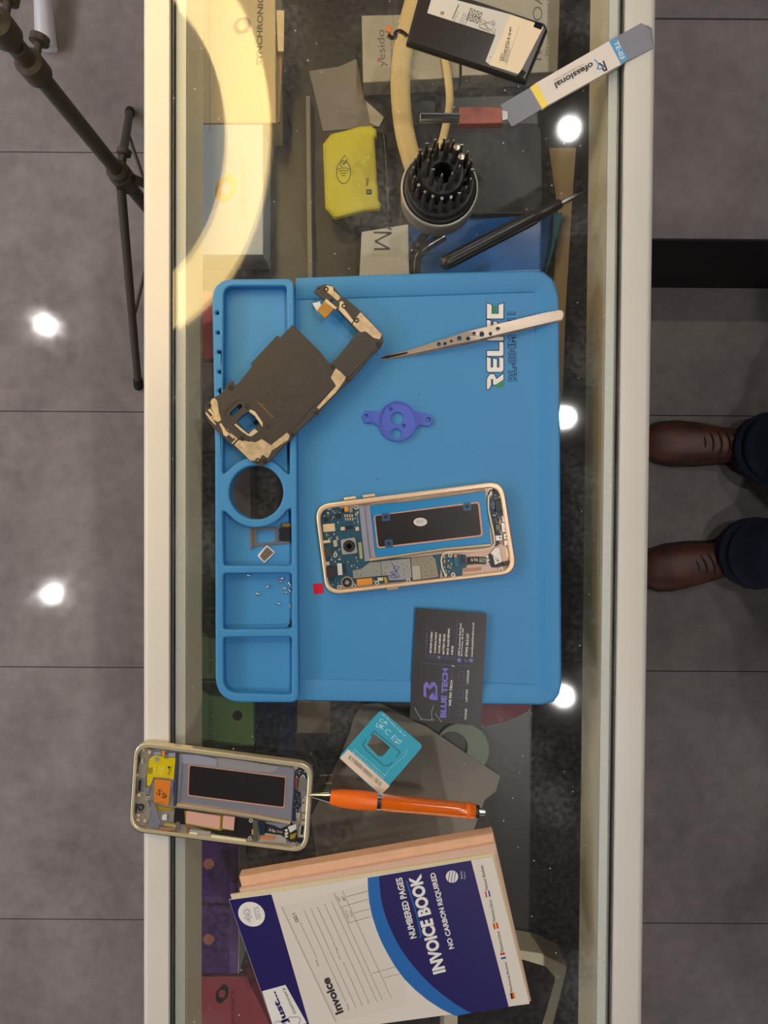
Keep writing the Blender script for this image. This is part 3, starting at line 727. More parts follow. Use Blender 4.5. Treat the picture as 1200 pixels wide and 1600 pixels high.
link('motor_rim', *plateg(circ(*A1((405, 1060))[0], 9.4, 28), B + MBZ, B + MBZ + .001, holes=[circ(*A1((405, 1060))[0], 7.7, 28)]), mat('champagne_edge', (226, 204, 164), .3, metal=.7), ph1)
plate('motor_mark', [q for q in rect(*A1((405, 1060))[0], 5.5, 5.5, .3)], cz - .0001 + .0003, cz + .0004, mat('motor_grey', (150, 146, 140), .5), vib)
# small capacitors: two neat rows and scattered ones
for x in (382, 408, 434, 460):
    on('capacitor', A1((x - 8, 310), (x + 6, 308), (x + 8, 336), (x - 6, 338)), .0006, TANC); on('capacitor', A1((x, 348), (x + 12, 346), (x + 14, 374), (x + 2, 376)), .0006, TANC)
rr_ = random.Random(3)
for (x0, y0, x1, y1, n) in ((150, 270, 330, 400, 22), (150, 520, 320, 590, 12), (480, 280, 530, 420, 8), (230, 680, 330, 850, 12), (380, 770, 540, 900, 12), (230, 1010, 330, 1090, 6), (690, 1020, 740, 1050, 3)):
    for k in range(n):
        x = rr_.uniform(x0, x1); y = rr_.uniform(y0, y1); c_ = A1((x, y))[0]
        on('capacitor', rect(*c_, rr_.choice((1.5, 2.2, 3)), rr_.choice((1.4, 1.8)), rr_.choice((-.1, 1.47))), .0004 + .0004 * rr_.random(), rr_.choice((TANC, CERAM, CHIPM, SHD)), bev=0)
on('lettering', A1((505, 290), (520, 288), (535, 420), (520, 424)), .0001, mat('faint_print', (90, 130, 140), .5), bev=0)
for x, y in A1((210, 237), (505, 232), (275, 755), (318, 1112), (480, 1097), (735, 1065), (1080, 1038)) + A2((823, 125), (862, 117), (412, 865), (445, 1080), (972, 1024), (937, 922)):
    sp = link('screw_post', *plateg(circ(x, y, 3.4, 16), B + .0006, B + .0022, holes=[circ(x, y, 1.5, 12)]), mat('post_metal', (206, 200, 190), .35, metal=.4), ph1)
    plate('post_hole', circ(x, y, 1.5, 12), B + .0006, B + .0014, BLACK_PRINT, sp)
# lower boards
sbr = P1('sub_board', A2((330, 860), (470, 855), (580, 860), (595, 1000), (550, 1010), (545, 1090), (500, 1100), (440, 1065), (380, 1110), (330, 1100), (315, 980)), 0, .0009, PCB)
on('orange_flex', A2((452, 858), (487, 856), (489, 884), (456, 888)), .0012, ORG, par=sbr)
on('flex_connector', A2((452, 890), (500, 888), (508, 985), (460, 990)), .0016, mat('connector_blue', (34, 92, 120), .4), par=sbr)
on('flex_connector', A2((530, 875), (585, 870), (590, 945), (545, 950)), .0014, PCBN, par=sbr)
for k in range(12):
    x, y = A2((rr_.uniform(340, 440), rr_.uniform(900, 1060)))[0]; on('capacitor', rect(x, y, 2, 1.4, rr_.choice((0, 1.5))), .0005, rr_.choice((TANC, CERAM, SHD)), par=sbr, bev=0)
fx = P1('charging_flex', A2((600, 885), (700, 880), (800, 885), (815, 890), (850, 840), (885, 880), (905, 970), (1000, 940), (1005, 975), (930, 1000), (870, 1000), (850, 965), (700, 962), (600, 970)), .0004, .0010, FLEX)
text('S-TA', *A2((642, 930))[0], *A2((720, 932))[0], 4.4, B + .0010, WHITE_PRINT, fx, bold=.02)
text('0.2 0.9', *A2((735, 915))[0], *A2((800, 920))[0], 3, B + .0010, WHITE_PRINT, fx); text('E0A 0.1', *A2((735, 940))[0], *A2((800, 945))[0], 3, B + .0010, WHITE_PRINT, fx)
text('FE4', *A2((848, 962))[0], *A2((838, 868))[0], 5, B + .0010, WHITE_PRINT, fx, bold=.03)
P1('copper_pill', [p + (3.4,) for p in A2((560, 1010), (755, 995), (755, 1030), (560, 1052))], 0, .0005, mat('copper_dull', (166, 124, 98), .5, metal=.4), bev=0)
P1('rose_step', A2((590, 980), (850, 975), (890, 1015), (960, 1010), (1000, 1040), (560, 1090), (600, 1040), (755, 1035), (755, 990)), 0, .0003, ROSE2, bev=0)
pl = P1('flex_plate', A2((860, 845), (900, 785), (955, 780), (960, 830), (920, 895)), .0008, .0016, mat('pale_metal', (206, 202, 194), .4, metal=.4))
P1('flex_plate', A2((885, 880), (960, 830), (985, 930), (905, 975)), .0006, .0009, mat('pale_metal', (206, 202, 194), .4, metal=.4))
P1('coax_jack', A2((995, 945), (1075, 920), (1080, 970), (1000, 990)), .0006, .0022, CHIPM)
ub = P1('usb_board', A2((830, 175, 5), (880, 130, 5), (960, 128, 8), (1000, 180, 5), (1010, 260), (1028, 265), (1028, 420), (960, 460), (950, 520), (960, 600), (975, 650), (940, 760), (895, 770), (880, 600), (850, 400)), 0, .0009, PCBN)
on('chip', A2((910, 262), (1015, 262), (1025, 390), (915, 380)), .0020, CHIPM, par=ub)
on('chip', A2((900, 140), (955, 140), (960, 165), (905, 170)), .0014, CHIPM, par=ub)
on('violet_sticker', A2((850, 285), (905, 265), (905, 360), (855, 350)), .0008, mat('violet_grey', (84, 88, 120), .5), par=ub)
on('usb_socket', A2((912, 530), (960, 525), (968, 585), (918, 590)), .0018, mat('olive_metal', (96, 102, 84), .4, metal=.4), par=ub)
for a in (((985, 438), (1035, 432), (1040, 495), (990, 500)), ((975, 512), (1048, 505), (1058, 605), (985, 612)), ((912, 650), (985, 645), (988, 700), (918, 705)), ((1000, 628), (1052, 622), (1056, 685), (1005, 690)), ((1005, 705), (1070, 700), (1075, 750), (1010, 755))):
    st = on('metal_bracket', A2(*a), .0018, mat('pale_metal', (206, 202, 194), .4, metal=.4), par=ub)
for x, y in A2((1008, 458), (962, 672), (1032, 658)): spot('bracket_hole', circ(x, y, 1.4, 10), B + MBZ + .0018, BLACK_PRINT, ub)
spot('red_mark', [A2((1010, 560))[0], A2((1050, 560))[0], A2((1040, 592))[0], A2((1022, 590))[0]], B + MBZ + .0018, mat('red_ink', (196, 60, 60), .5), ub)
on('copper_pad', A2((955, 705), (1000, 702), (1000, 740), (960, 745)), .0010, mat('copper_dull', (166, 124, 98), .5, metal=.4), par=ub)
for k in range(26):
    x, y = A2((rr_.uniform(860, 990), rr_.choice((rr_.uniform(170, 255), rr_.uniform(400, 510), rr_.uniform(590, 760)))))[0]
    on('capacitor', rect(x, y, rr_.choice((1.4, 2.4)), 1.4, rr_.choice((.1, 1.5))), .0005, rr_.choice((TANC, SHD, CHIPM, WHITE_PRINT)), par=ub, bev=0)
P1('slot_plate', A2((1025, 785), (1060, 785), (1062, 880), (1030, 885)), 0, .0006, mat('champagne_edge', (226, 204, 164), .3, metal=.7))
# antenna cable round the battery bay
tube('antenna_cable', PX(A2((862, 170), (838, 230), (835, 330), (850, 430), (880, 560), (900, 680), (900, 745), (850, 790), (700, 815), (500, 825), (390, 832), (335, 860), (315, 920), (330, 1010), (362, 1085)), B + .0026), .0006, WIRE, ph1, n=8)
P1('cable_plug', [p + (1.2,) for p in A2((852, 160), (875, 158), (878, 205), (855, 208))], .0016, .0030, TANC); P1('cable_plug', [p + (1.2,) for p in A2((348, 1070), (376, 1066), (380, 1102), (352, 1106))], .0012, .0030, TANC)
for x, y in A2((348, 885), (350, 935)): P1('gold_contact', rect(x, y, 2.6, 5, .2), .0009, .0018, mat('gold_clip', (204, 160, 80), .35, metal=.8))
for x, y, w in ((212, 197, 6), (345, 186, 3)): P1('frame_notch', rect(*A2((x, y))[0], w, 3.4, -.1), .0030, .0033, SHD)
P1('flat_flex', A1((380, 200), (790, 142), (795, 160), (385, 222)), .0006, .0026, ROSE2)
strokes('flex_marks', [A1((x, 200 - (x - 400) * .14), (x + 30, 180 - (x - 400) * .14)) for x in range(400, 780, 26)], .6, B + .0026, CHIPM, ph1)

tag(plate('red_pull_tab', [(489, 912.5), (504, 911), (505.5, 927), (490.5, 928.5)], MZ + .0001, MZ + .0004, mat('red_film', (200, 30, 52), .3)), 'small red film tab beside the gold phone chassis corner on the mat', 'film tab')

# second chassis, resting on the rail
B1 = T(.125, 195, 1150); B2 = T(.13333, 340, 1170)
q2 = [(210, 1158), (489.5, 1194.5), (480.5, 1334), (201.5, 1298.5)]
z2 = .0001; B = z2 + .0030
ph2 = chassis('phone_chassis', 'stripped champagne phone chassis with yellow film lying over the left counter rail', q2, z2, mat('champagne_frame', (214, 202, 170), .32, metal=.5), mat('grey_magnesium', (150, 146, 146), .45, metal=.35, var=.1, vscale=90), 25, 6)
def P2(name, pts, h0, h1, m, par=None, holes=(), bev=.0001): return plate(name, rnd(pts, 0), B + h0, B + h1, m, par or ph2, holes=holes, bev=bev)
go = [B1((795, 360))[0], B2((800, 325))[0], B2((785, 700))[0], B1((785, 750))[0]]
gi = [B1((812, 370))[0], B2((792, 338))[0], B2((772, 682))[0], B1((798, 735))[0]]
P2('battery_bay', [p for p in B1((640, 220), (700, 225))] + B2((0, 205), (640, 280), (720, 205), (890, 230), (860, 860), (0, 705)) + B1((660, 845), (620, 860)), 0, .0008, LILAC, holes=[])
P2('bay_wall', B1((640, 222), (668, 222), (640, 870), (605, 880)), .0008, .0026, mat('bay_dark', (72, 74, 92), .4, metal=.4))
P2('bay_wall', B1((680, 225), (705, 228), (672, 850), (650, 850)), .0008, .0018, LILAC)
P2('foil_sheet', B1((705, 225), (930, 240), (1150, 290), (1145, 385), (705, 340)), .0008, .0011, mat('pale_foil', (186, 186, 204), .35, metal=.5, bump=.3, bscale=300))
P2('foil_sheet', B2((0, 100), (250, 130), (720, 210), (650, 280), (300, 265), (0, 210)), .0008, .0011, mat('grey_foil', (150, 148, 150), .5, metal=.3, bump=.8, bscale=200))
P2('copper_gasket', [p + (3,) for p in go], .0008, .0012, GASK, bev=0)
P2('display_back', [p + (3,) for p in gi], .0012, .0013, mat('display_back_dark2', (32, 30, 31), .35), bev=0)
tube('bay_edge', PX(B1((650, 865), (1100, 925)) + B2((420, 785), (850, 865)), B + .0022), .0014, mat('champagne_edge', (226, 204, 164), .3, metal=.7), ph2, sm=False, n=8)
# yellow and orange films
yf = P2('yellow_film', B1((300, 290), (350, 255), (400, 240), (500, 265), (635, 270), (610, 545), (560, 530), (360, 515), (345, 560), (310, 632), (280, 620), (275, 480)), .0002, .0010, mat('yellow_film', (206, 184, 22), .3, bump=.5, bscale=350))
for i in range(3):
    for j in range(4): spot('film_slot', rect(*B1((432 + i * 24 - j * 3, 385 + j * 28))[0], 1.6, 1.9, 0), B + .001, mat('gold_slot', (232, 214, 110), .4), yf)
for j in range(4): spot('film_slot', rect(*B1((368, 380 + j * 26))[0], 2, 1.6, 0), B + .001, mat('gold_slot', (232, 214, 110), .4), yf)
spot('ink_dot', circ(*B1((550, 393))[0], 1.9, 12), B + .001, BLACK_PRINT, yf)
text('SPRC', *B1((560, 495))[0], *B1((600, 372))[0], 3.6, B + .001, BLACK_PRINT, yf)
P2('silver_blob', circ(*B1((392, 292))[0], 3.6, 14), .0010, .0018, mat('pale_foil', (186, 186, 204), .35))
P2('yellow_film', B1((285, 395), (350, 395), (345, 470), (285, 480)), .0004, .0011, mat('ochre_film', (150, 128, 30), .4))
of = P2('orange_film', B1((375, 540), (580, 560), (545, 875), (365, 835)), .0004, .0014, mat('orange_film', (212, 124, 44), .35, bump=.3, bscale=500))
text('S9', *B1((385, 715))[0], *B1((492, 800))[0], 9, B + .0014, BLACK_PRINT, of, bold=0, name='handwriting')
strokes('handwriting', [B1((375, 850), (410, 820), (440, 850), (470, 815), (500, 855))], .6, B + .0014, mat('green_ink', (80, 90, 30), .5), of)
P2('ochre_strip', B1((385, 870), (600, 905), (600, 945), (385, 930)), .0002, .0006, mat('ochre_film', (150, 128, 30), .4))
P2('flex_edge', B1((575, 570), (612, 575), (600, 700), (580, 750)), .0006, .0016, mat('bluish_flex', (98, 104, 150), .4))
P2('dark_well', B1((125, 270), (200, 160), (215, 290), (160, 470), (150, 950), (105, 980)), 0, .0002, CHIPM, bev=0)
P2('dark_well', B1((385, 880), (610, 905), (630, 905), (610, 1080), (760, 1110), (755, 940), (640, 905)), 0, .0002, CHIPM, bev=0)
P2('display_back', B1((625, 900), (770, 920)) + B2((0, 765), (410, 830), (410, 1060), (0, 1010)) + B1((1060, 1190), (700, 1090), (610, 1060)), 0, .0005, mat('display_back_dark2', (32, 30, 31), .35), bev=0)
P2('ochre_film', B1((745, 935), (1200, 985)) + B2((60, 780), (205, 800), (190, 960), (60, 945)) + B1((1190, 1185), (760, 1110)), .0005, .0007, mat('ochre_film', (150, 128, 30), .4), bev=0)
P2('pink_thermal_pad', [p + (1.6,) for p in B1((772, 940), (1195, 1005), (1188, 1168), (760, 1090))], .0007, .0022, mat('pink_pad', (208, 160, 144), .75, bump=.3, bscale=500))
P2('pink_thermal_pad', [p + (1.2,) for p in B2((65, 785), (200, 800), (188, 955), (55, 930))], .0007, .0022, mat('pink_pad', (208, 160, 144), .75, bump=.3, bscale=500))
lf = P2('antenna_frame', B1((180, 170), (290, 150), (350, 190), (300, 280), (270, 480), (255, 620), (270, 760), (310, 860), (320, 1000), (300, 1060), (230, 1130), (150, 1110), (110, 980), (240, 960), (240, 850), (130, 840), (130, 740), (190, 700), (240, 700), (255, 540), (165, 520), (170, 380), (200, 300)), .0002, .0014, mat('warm_grey_plastic', (132, 126, 116), .5))
P2('silver_tape', B1((330, 820), (370, 850), (400, 980), (440, 1090), (400, 1160), (330, 1130), (290, 1090), (330, 1000), (310, 900)), .0008, .0020, mat('silver_tape', (150, 154, 168), .35, metal=.5, bump=.8, bscale=250))
P2('silver_tape', B1((260, 640), (310, 640), (300, 720), (270, 730)), .0006, .0016, mat('silver_tape', (150, 154, 168), .35, metal=.5, bump=.8, bscale=250))
for x, y in B1((232, 175), (308, 203), (178, 740), (172, 990), (250, 1060), (165, 1050), (155, 490)): P2('gold_contact', rect(x, y, 4.2, 4.2, .1), .0014, .0020, TANC)
link('lens_ring', *plateg(circ(*B1((198, 895))[0], 5, 20), B + .0014, B + .0022, holes=[circ(*B1((198, 895))[0], 3.4, 20)]), CHIPM, ph2)
P2('side_slot', B1((175, 560), (200, 560), (190, 690), (168, 690)), .0002, .0015, CHIPM, bev=0)
P2('frame_pad', [p + (1,) for p in B1((205, 285), (235, 285), (230, 350), (198, 345))], .0014, .0024, mat('warm_grey_plastic2', (160, 154, 146), .5))
P2('frame_pad', B1((360, 205), (450, 200), (460, 235), (370, 235)), .0006, .0020, mat('pale_foil', (186, 186, 204), .35)); P2('orange_flex', B1((470, 185), (500, 185), (500, 250), (462, 262)), .0010, .0024, ORG)
P2('frame_pad', B1((540, 215), (630, 210), (630, 265), (545, 260)), .0006, .0018, mat('pale_foil', (186, 186, 204), .35)); P2('steel_block', B1((505, 235), (540, 225), (525, 285), (492, 280)), .0010, .0022, SHD)
P2('label_block', [p + (1,) for p in B1((470, 985), (525, 980), (522, 1055), (462, 1050))], .0004, .0014, mat('label_white', (206, 204, 198), .6))
P2('copper_block', B1((430, 1140), (635, 1140), (630, 1185), (440, 1180)), .0006, .0022, mat('copper_dull', (166, 124, 98), .5, metal=.4)); P2('gold_bar', B1((495, 1095), (640, 1110), (640, 1145), (495, 1125)), .0010, .0026, mat('pale_gold', (228, 204, 130), .35, metal=.6))
P2('steel_block', B1((640, 1080), (685, 1080), (680, 1190), (640, 1180)), .0004, .0016, SHD); P2('gold_clip', B1((755, 1130), (790, 1130), (800, 1180), (775, 1210)), .0006, .0020, mat('copper_clip', (200, 140, 90), .35, metal=.7))
P2('lower_rail', B1((810, 1170), (1070, 1200), (1070, 1280), (880, 1245), (800, 1215)), .0004, .0020, mat('warm_grey_plastic2', (160, 154, 146), .5)); P2('ivory_bar', B1((1075, 1240), (1200, 1255)) + B2((330, 1068), (335, 1105), (0, 1068)) + B1((1075, 1275)), .0008, .0026, mat('ivory', (232, 222, 190), .4))
P2('ivory_bar', B1((810, 1200), (905, 1215), (900, 1238), (800, 1225)), .0020, .0028, mat('ivory', (232, 222, 190), .4))
# lower right boards
ub2 = P2('usb_board', B2((905, 265), (950, 235), (1040, 260), (1065, 290), (1060, 350), (950, 345), (920, 480), (975, 520), (970, 600), (980, 660), (945, 720), (915, 850), (870, 845), (890, 540)), 0, .0010, PCBN)
P2('usb_shell', [p + (1.6,) for p in B2((955, 340), (1075, 360), (1060, 500), (945, 485))], .0006, .0026, mat('shell_grey', (128, 124, 116), .4, metal=.4))
P2('copper_block', B2((905, 345), (942, 350), (935, 480), (908, 470)), .0006, .0016, mat('brown_flex', (110, 56, 34), .5))
for a in (((1030, 540), (1055, 520), (1060, 600), (1000, 650), (990, 600)), ((985, 620), (1055, 625), (1050, 750), (985, 740)), ((915, 750), (972, 755), (965, 812), (925, 815)), ((985, 760), (1050, 765), (1045, 835), (985, 825)), ((975, 845), (1035, 850), (1030, 900), (975, 890))):
    P2('metal_bracket', B2(*a), .0008, .0022, mat('warm_metal', (180, 170, 150), .4, metal=.4))
P2('slot_plate', B2((960, 900), (1025, 910), (1010, 1040), (945, 1025)), .0004, .0018, mat('warm_grey_plastic2', (160, 154, 146), .5)); P2('side_slot', B2((980, 905), (1015, 910), (1000, 1010), (968, 1005)), .0018, .0019, CHIPM)
for k in range(34):
    x, y = B2((rr_.uniform(900, 960), rr_.choice((rr_.uniform(520, 840), rr_.uniform(520, 840), 0))))[0]
    if y < 1200: x, y = B2((rr_.uniform(920, 1050), rr_.uniform(255, 345)))[0]
    P2('capacitor', rect(x, y, rr_.choice((1.6, 2.6)), 1.6, rr_.choice((.15, 1.5))), .0010, .0016, rr_.choice((TANC, SHD, CHIPM, CERAM)), ub2, bev=0)
fx2 = P2('charging_flex', B2((560, 880), (640, 900), (740, 940), (830, 900), (860, 860), (930, 960), (940, 1090), (840, 1090), (790, 1040), (640, 1000), (560, 985)), .0002, .0010, FLEX)
text('S-TA', *B2((600, 960))[0], *B2((672, 985))[0], 4, B + .0010, WHITE_PRINT, fx2, bold=.02); text('0.2 0.9', *B2((690, 975))[0], *B2((755, 990))[0], 2.8, B + .0010, WHITE_PRINT, fx2)
text('FE4', *B2((828, 1035))[0], *B2((822, 940))[0], 5, B + .0010, WHITE_PRINT, fx2, bold=.03)
P2('flex_plate', B2((470, 850), (860, 880), (740, 935), (660, 900)), .0008, .0012, LILAC)
P2('label_block', B2((822, 915), (918, 885), (922, 940), (850, 985)), .0012, .0020, mat('label_white', (206, 204, 198), .6))
P2('yellow_film', B2((850, 1010), (930, 985), (900, 1050), (850, 1060)), .0010, .0014, mat('ochre_film', (150, 128, 30), .4))
P2('flex_connector', B2((475, 850), (560, 860), (550, 1000), (490, 1010)), .0004, .0018, PCBN); P2('steel_block', B2((415, 830), (470, 840), (465, 1080), (420, 1070)), .0004, .0020, mat('olive_metal', (96, 102, 84), .4, metal=.4))
P2('orange_flex', B2((398, 945), (420, 948), (418, 1010), (400, 1008)), .0008, .0020, ORG)
P2('copper_pill', [p + (2,) for p in B2((495, 1015), (670, 1030), (665, 1068), (500, 1055))], .0010, .0020, mat('orange_copper', (210, 130, 80), .45, metal=.3)); P2('rose_step', B2((560, 990), (740, 1010), (800, 1050), (810, 1110), (470, 1090), (500, 1050)), 0, .0010, mat('warm_grey_plastic2', (160, 154, 146), .5))
P2('coax_jack', B2((925, 1060), (1005, 1060), (1000, 1110), (930, 1100)), .0006, .0022, CHIPM)
for x, y in B2((390, 843), (375, 1055), (890, 1128), (918, 210), (1000, 335)) + B1((285, 780),):
    sp = link('screw_post', *plateg(circ(x, y, 3.2, 16), B + .0006, B + .0022, holes=[circ(x, y, 1.5, 12)]), mat('post_metal', (206, 200, 190), .35, metal=.4), ph2)
    plate('post_hole', circ(x, y, 1.5, 12), B + .0006, B + .0012, BLACK_PRINT, sp)
for a, b in ((B1((495, 100)), B1((630, 118))), (B1((710, 125)), B1((850, 145)))):
    tube('side_key', PX([a[0], b[0]], z2 + .0038), .0011, GOLD, ph2, sm=False, n=8)

# ================================================================= IN THE TRAY: SIM TRAY, CARDS, SCREWS
GUN = mat('gunmetal', (128, 122, 118), .4, metal=.6)
FZ = FL + .0001
stt = thing('sim_tray', 'grey metal SIM card tray lying in the blue parts tray', 'sim tray', W(422, 838, FZ))
plate('tray_carrier', rnd(G6((285, 487), (440, 480), (525, 478), (525, 582), (400, 592), (290, 602)), 1), FZ, FZ + .0009, GUN, stt,
      holes=[rnd(G6((315, 502), (425, 498), (428, 572), (316, 582)), 1), rnd(G6((442, 492), (518, 488), (518, 568), (444, 574)), 1)], bev=.00015)
plate('tray_head', rnd(G6((270, 486), (288, 486), (290, 612), (276, 625)), 1), FZ, FZ + .0016, GUN, stt, bev=.0002)
msd = thing('memory_card', 'black microSD card with gold contacts seated in the SIM tray', 'memory card', W(446, 833, FZ + .001))
plate('card_body', rnd(G6((466, 457, 2), (526, 457, 2), (526, 568, 2), (455, 565, 2), (452, 530), (460, 520), (452, 508), (456, 490), (466, 484)), 1), FZ + .001, FZ + .0017, CHIPM, msd, bev=.0001)
for k in range(8): spot('contact', rect(*G6((473 + k * 6.6, 470))[0], 1.25, 5.6), FZ + .0017, mat('contact_gold', (214, 176, 96), .3, metal=.7), msd)
sim = thing('sim_card', 'white nano SIM card with silver contacts in the blue tray', 'sim card', W(416, 865, FZ))
plate('card_body', rnd(G6((378, 592, 9), (428, 636, 7), (362, 702, 9), (323, 660, 3), (326, 648, 3)), 1), FZ, FZ + .0008, mat('sim_white', (226, 224, 220), .4), sim, bev=.0001)
plate('contact_plate', rnd(G6((378, 600), (420, 637), (362, 692), (333, 660)), 1.6), FZ + .0008, FZ + .0009, mat('sim_contact', (176, 164, 146), .32, metal=.8), sim)
strokes('contact_lines', [G6((343, 640), (378, 678)), G6((392, 613), (350, 650)), G6((406, 625), (366, 662)), G6((362, 618), (400, 655))], .35, FZ + .0009, mat('dark_line', (80, 74, 64), .5), sim)
screw_xy = [((262, 773), 20), ((384, 845), -35), ((322, 889), 5), ((467, 797), -30), ((458, 815), -15), ((516, 826), 60), ((481, 853), 5), ((519, 868), 65), ((488, 881), -5), ((448, 948), 8), ((521, 960), 80)]
slab = ['at the top edge of the screw compartment', 'second from the left among the tray screws', 'leftmost low down among the tray screws', 'topmost of the right cluster of tray screws', 'just below the topmost of the right cluster', 'standing near the tray right wall, upper one', 'in the middle of the right cluster', 'near the tray right wall, lower one', 'lowest of the right cluster', 'alone below the cluster in the tray', 'leaning on the tray right wall, low down']
SCM = mat('screw_metal', (206, 200, 190), .25, metal=1)
for (p, a), lb in zip(screw_xy, slab):
    x, y = G6(p)[0]; c = W(x, y, FZ + .0011); a = math.radians(-a); d = Vector((math.cos(a), math.sin(a), 0))
    r = thing('screw', 'tiny silver screw ' + lb, 'screw', (c.x, c.y, ZG + FZ), 'tiny screws in the tray')
    lathe('screw_head', c - d * .0012, d, [(0, .0008), (.0002, .00105), (.0006, .00105), (.0007, .0008)], SCM, r, 12)
    lathe('screw_shank', c - d * .0005, d, [(0, .0006)] + [(.0003 * k + .0001, .00062 - .00012 * (k % 2)) for k in range(8)] + [(.0026, .0003)], SCM, r, 10)
c = W(453, 974, FZ + .0008)
v, f = merge([tubeg(smooth_path([c + Vector(p) for p in ((0, .003, 0), (.0006, .001, .0006), (-.0002, -.001, .0004), (-.002, -.0032, 0))]), .00045, 6), tubeg([c + Vector((0, -.001, .0004)), c + Vector((.0012, -.0028, 0))], .0004, 6)])
tag(link('wire_scrap', v, f, BLK), 'bent dark wire scrap at the bottom right of the screw compartment', 'wire scrap')

# ================================================================= BUSINESS CARD
K = T(.125, 640, 940)
bc = thing('business_card', 'creased black business card with purple logo over the mat edge', 'business card', W(700, 1045, .0062))
zc = lambda x, y: .0063
CARDM = mat('card_black', (40, 34, 36), .38, var=.12, vscale=40)
plate('card', K((75, 75), (965, 145), (890, 1560), (410, 1512), (0, 1470)), .0059, .0063, CARDM, bc)
PUR = mat('purple_print', (122, 104, 196), .5); DIM = mat('dim_purple_print', (86, 78, 130), .5)
cz = .0063
def ct(s, a, b, h, m, bold=.015, ital=0): text(s, *K(a)[0], *K(b)[0], h * .125, cz, m, bc, bold, ital)
ct('BLUE TECH', (455, 1452), (484, 835), 74, PUR, .05); ct('WE FIX TECH', (518, 1308), (540, 985), 30, WHITE_PRINT, .02)
ct('WE FIX:', (222, 545), (230, 380), 24, DIM)
for s_, a, b in (('BROKEN SCREEN', (274, 642), (290, 378)), ('CHARGING PORTS', (328, 648), (345, 385)), ('WATER DAMAGE', (382, 650), (394, 405)), ('BATTERY ISSUES', (434, 658), (448, 405)), ('BACK GLASS REPAIRS', (486, 664), (505, 338)), ('& MORE', (540, 666), (550, 552))):
    ct(s_, a, b, 25, WHITE_PRINT, .02)
for s_, a, b, h in (('104E Southwark Park Road', (628, 680), (650, 275), 26), ('Bermondsey, SE16 2RP', (662, 682), (684, 330), 26), ('07495 063107', (724, 688), (745, 400), 32), ('www.bluetechlondon.co.uk', (790, 694), (808, 262), 26)): ct(s_, a, b, h, WHITE_PRINT, .01, 0)
for s_, a, b in (('CONSOLES', (738, 1025), (746, 856)), ('LAPTOPS', (722, 1252), (732, 1098)), ('PHONES', (712, 1470), (718, 1338))): ct(s_, a, b, 26, WHITE_PRINT, .01)
v, f = merge([plateg(K(*pts), cz, cz + .00015) for pts in (
    ((175, 1188), (175, 1050), (205, 1000), (232, 1015), (250, 1060), (270, 1010), (310, 1005), (345, 1060), (350, 1235), (262, 1225), (240, 1195), (290, 1130), (318, 1190), (325, 1080), (300, 1050), (285, 1075), (250, 1100), (215, 1060), (205, 1100), (212, 1194)),)])
link('logo_mark', v, f, PUR, bc)
strokes('rules', [K((205, 705), (208, 560)), K((222, 345), (230, 200)), K((565, 755), (598, 195)), K((140, 765), (765, 815)), K((498, 1455), (505, 1330)), K((528, 970), (534, 840)), K((590, 1035), (760, 1050)), K((590, 1275), (730, 1285))], .5, cz, DIM, bc)
strokes('rules', [K((525, 800), (562, 812))], 1.0, cz, WHITE_PRINT, bc)
ic = [rect(x, y, 4.6, 4.6, .05) for x, y in K((258, 686), (312, 691), (418, 700), (470, 704))]
strokes('icons', [q + [q[0]] for q in ic] + [circ(*K((528, 710))[0], 2.4, 12) + [circ(*K((528, 710))[0], 2.4, 12)[0]],
        K((608, 1115), (600, 1200), (655, 1205), (668, 1110), (608, 1115)), K((680, 1100), (662, 1222)), K((580, 1365), (578, 1415), (650, 1420), (656, 1372), (580, 1365)),
        K((620, 890), (640, 872), (678, 880), (680, 905), (660, 930), (680, 965), (670, 990), (640, 992), (615, 975), (612, 950), (628, 930), (612, 905), (620, 890))], .5, cz, DIM, bc)
for x, y, r in ((368, 697, 2.4), (620, 732, 3.2), (770, 735, 3.0)): spot('icon_dot', circ(*K((x, y))[0], r, 14), cz, PUR, bc)
strokes('icons', [K((690, 720), (695, 745), (715, 750), (728, 738))], 1.1, cz, PUR, bc)
v, f = merge([line(K(*p), .7, cz + .0001) for p in (((60, 1320), (100, 1400), (150, 1470)), ((300, 1300), (275, 1380), (280, 1480)), ((320, 1400), (360, 1450), (400, 1508)), ((130, 1470), (220, 1480), (310, 1478)))])
link('crease', v, f, mat('crease_white', (170, 164, 160), .4), bc)

# ================================================================= SIM CARD HOLDER
H = T(.26667, 480, 930)
sh = thing('sim_card_holder', 'teal and white card frame of a popped-out SIM card by the orange pen', 'card holder', W(595, 1175, 0))
teal = mat('teal_card', (44, 160, 188), .4); SHZ = .0009
fullh = [rnd([p + (7,) for p in H((430, 672), (680, 884), (428, 1175), (185, 950))], 0, 6)][0]
cut = rnd(H((388, 810, 6), (488, 892, 6), (442, 945, 3), (410, 940, 6), (350, 880, 4)), 0)
plate('card_frame', fullh, .0001, SHZ, teal, sh, holes=[cut], bev=.00015)
plate('white_band', rnd(H((241, 903), (484, 1118), (432, 1170, 7), (190, 955, 7)), 0), SHZ, SHZ + .0001, mat('card_white', (224, 206, 184), .5), sh)
strokes('perforation', [H((370, 825), (392, 795), (545, 918), (520, 950)), H((345, 845), (325, 880), (345, 905), (450, 1000), (480, 998), (500, 975))], 1.3, SHZ, mat('cut_line', (60, 84, 90), .6), sh)  # dark lines along the cut round the SIM opening
strokes('snap_line', [H((588, 898), (575, 940), (490, 1010), (440, 1078)), H((350, 880), (410, 940))], .6, SHZ, mat('pale_teal', (140, 205, 215), .4), sh)
bars = []; rb = random.Random(9)
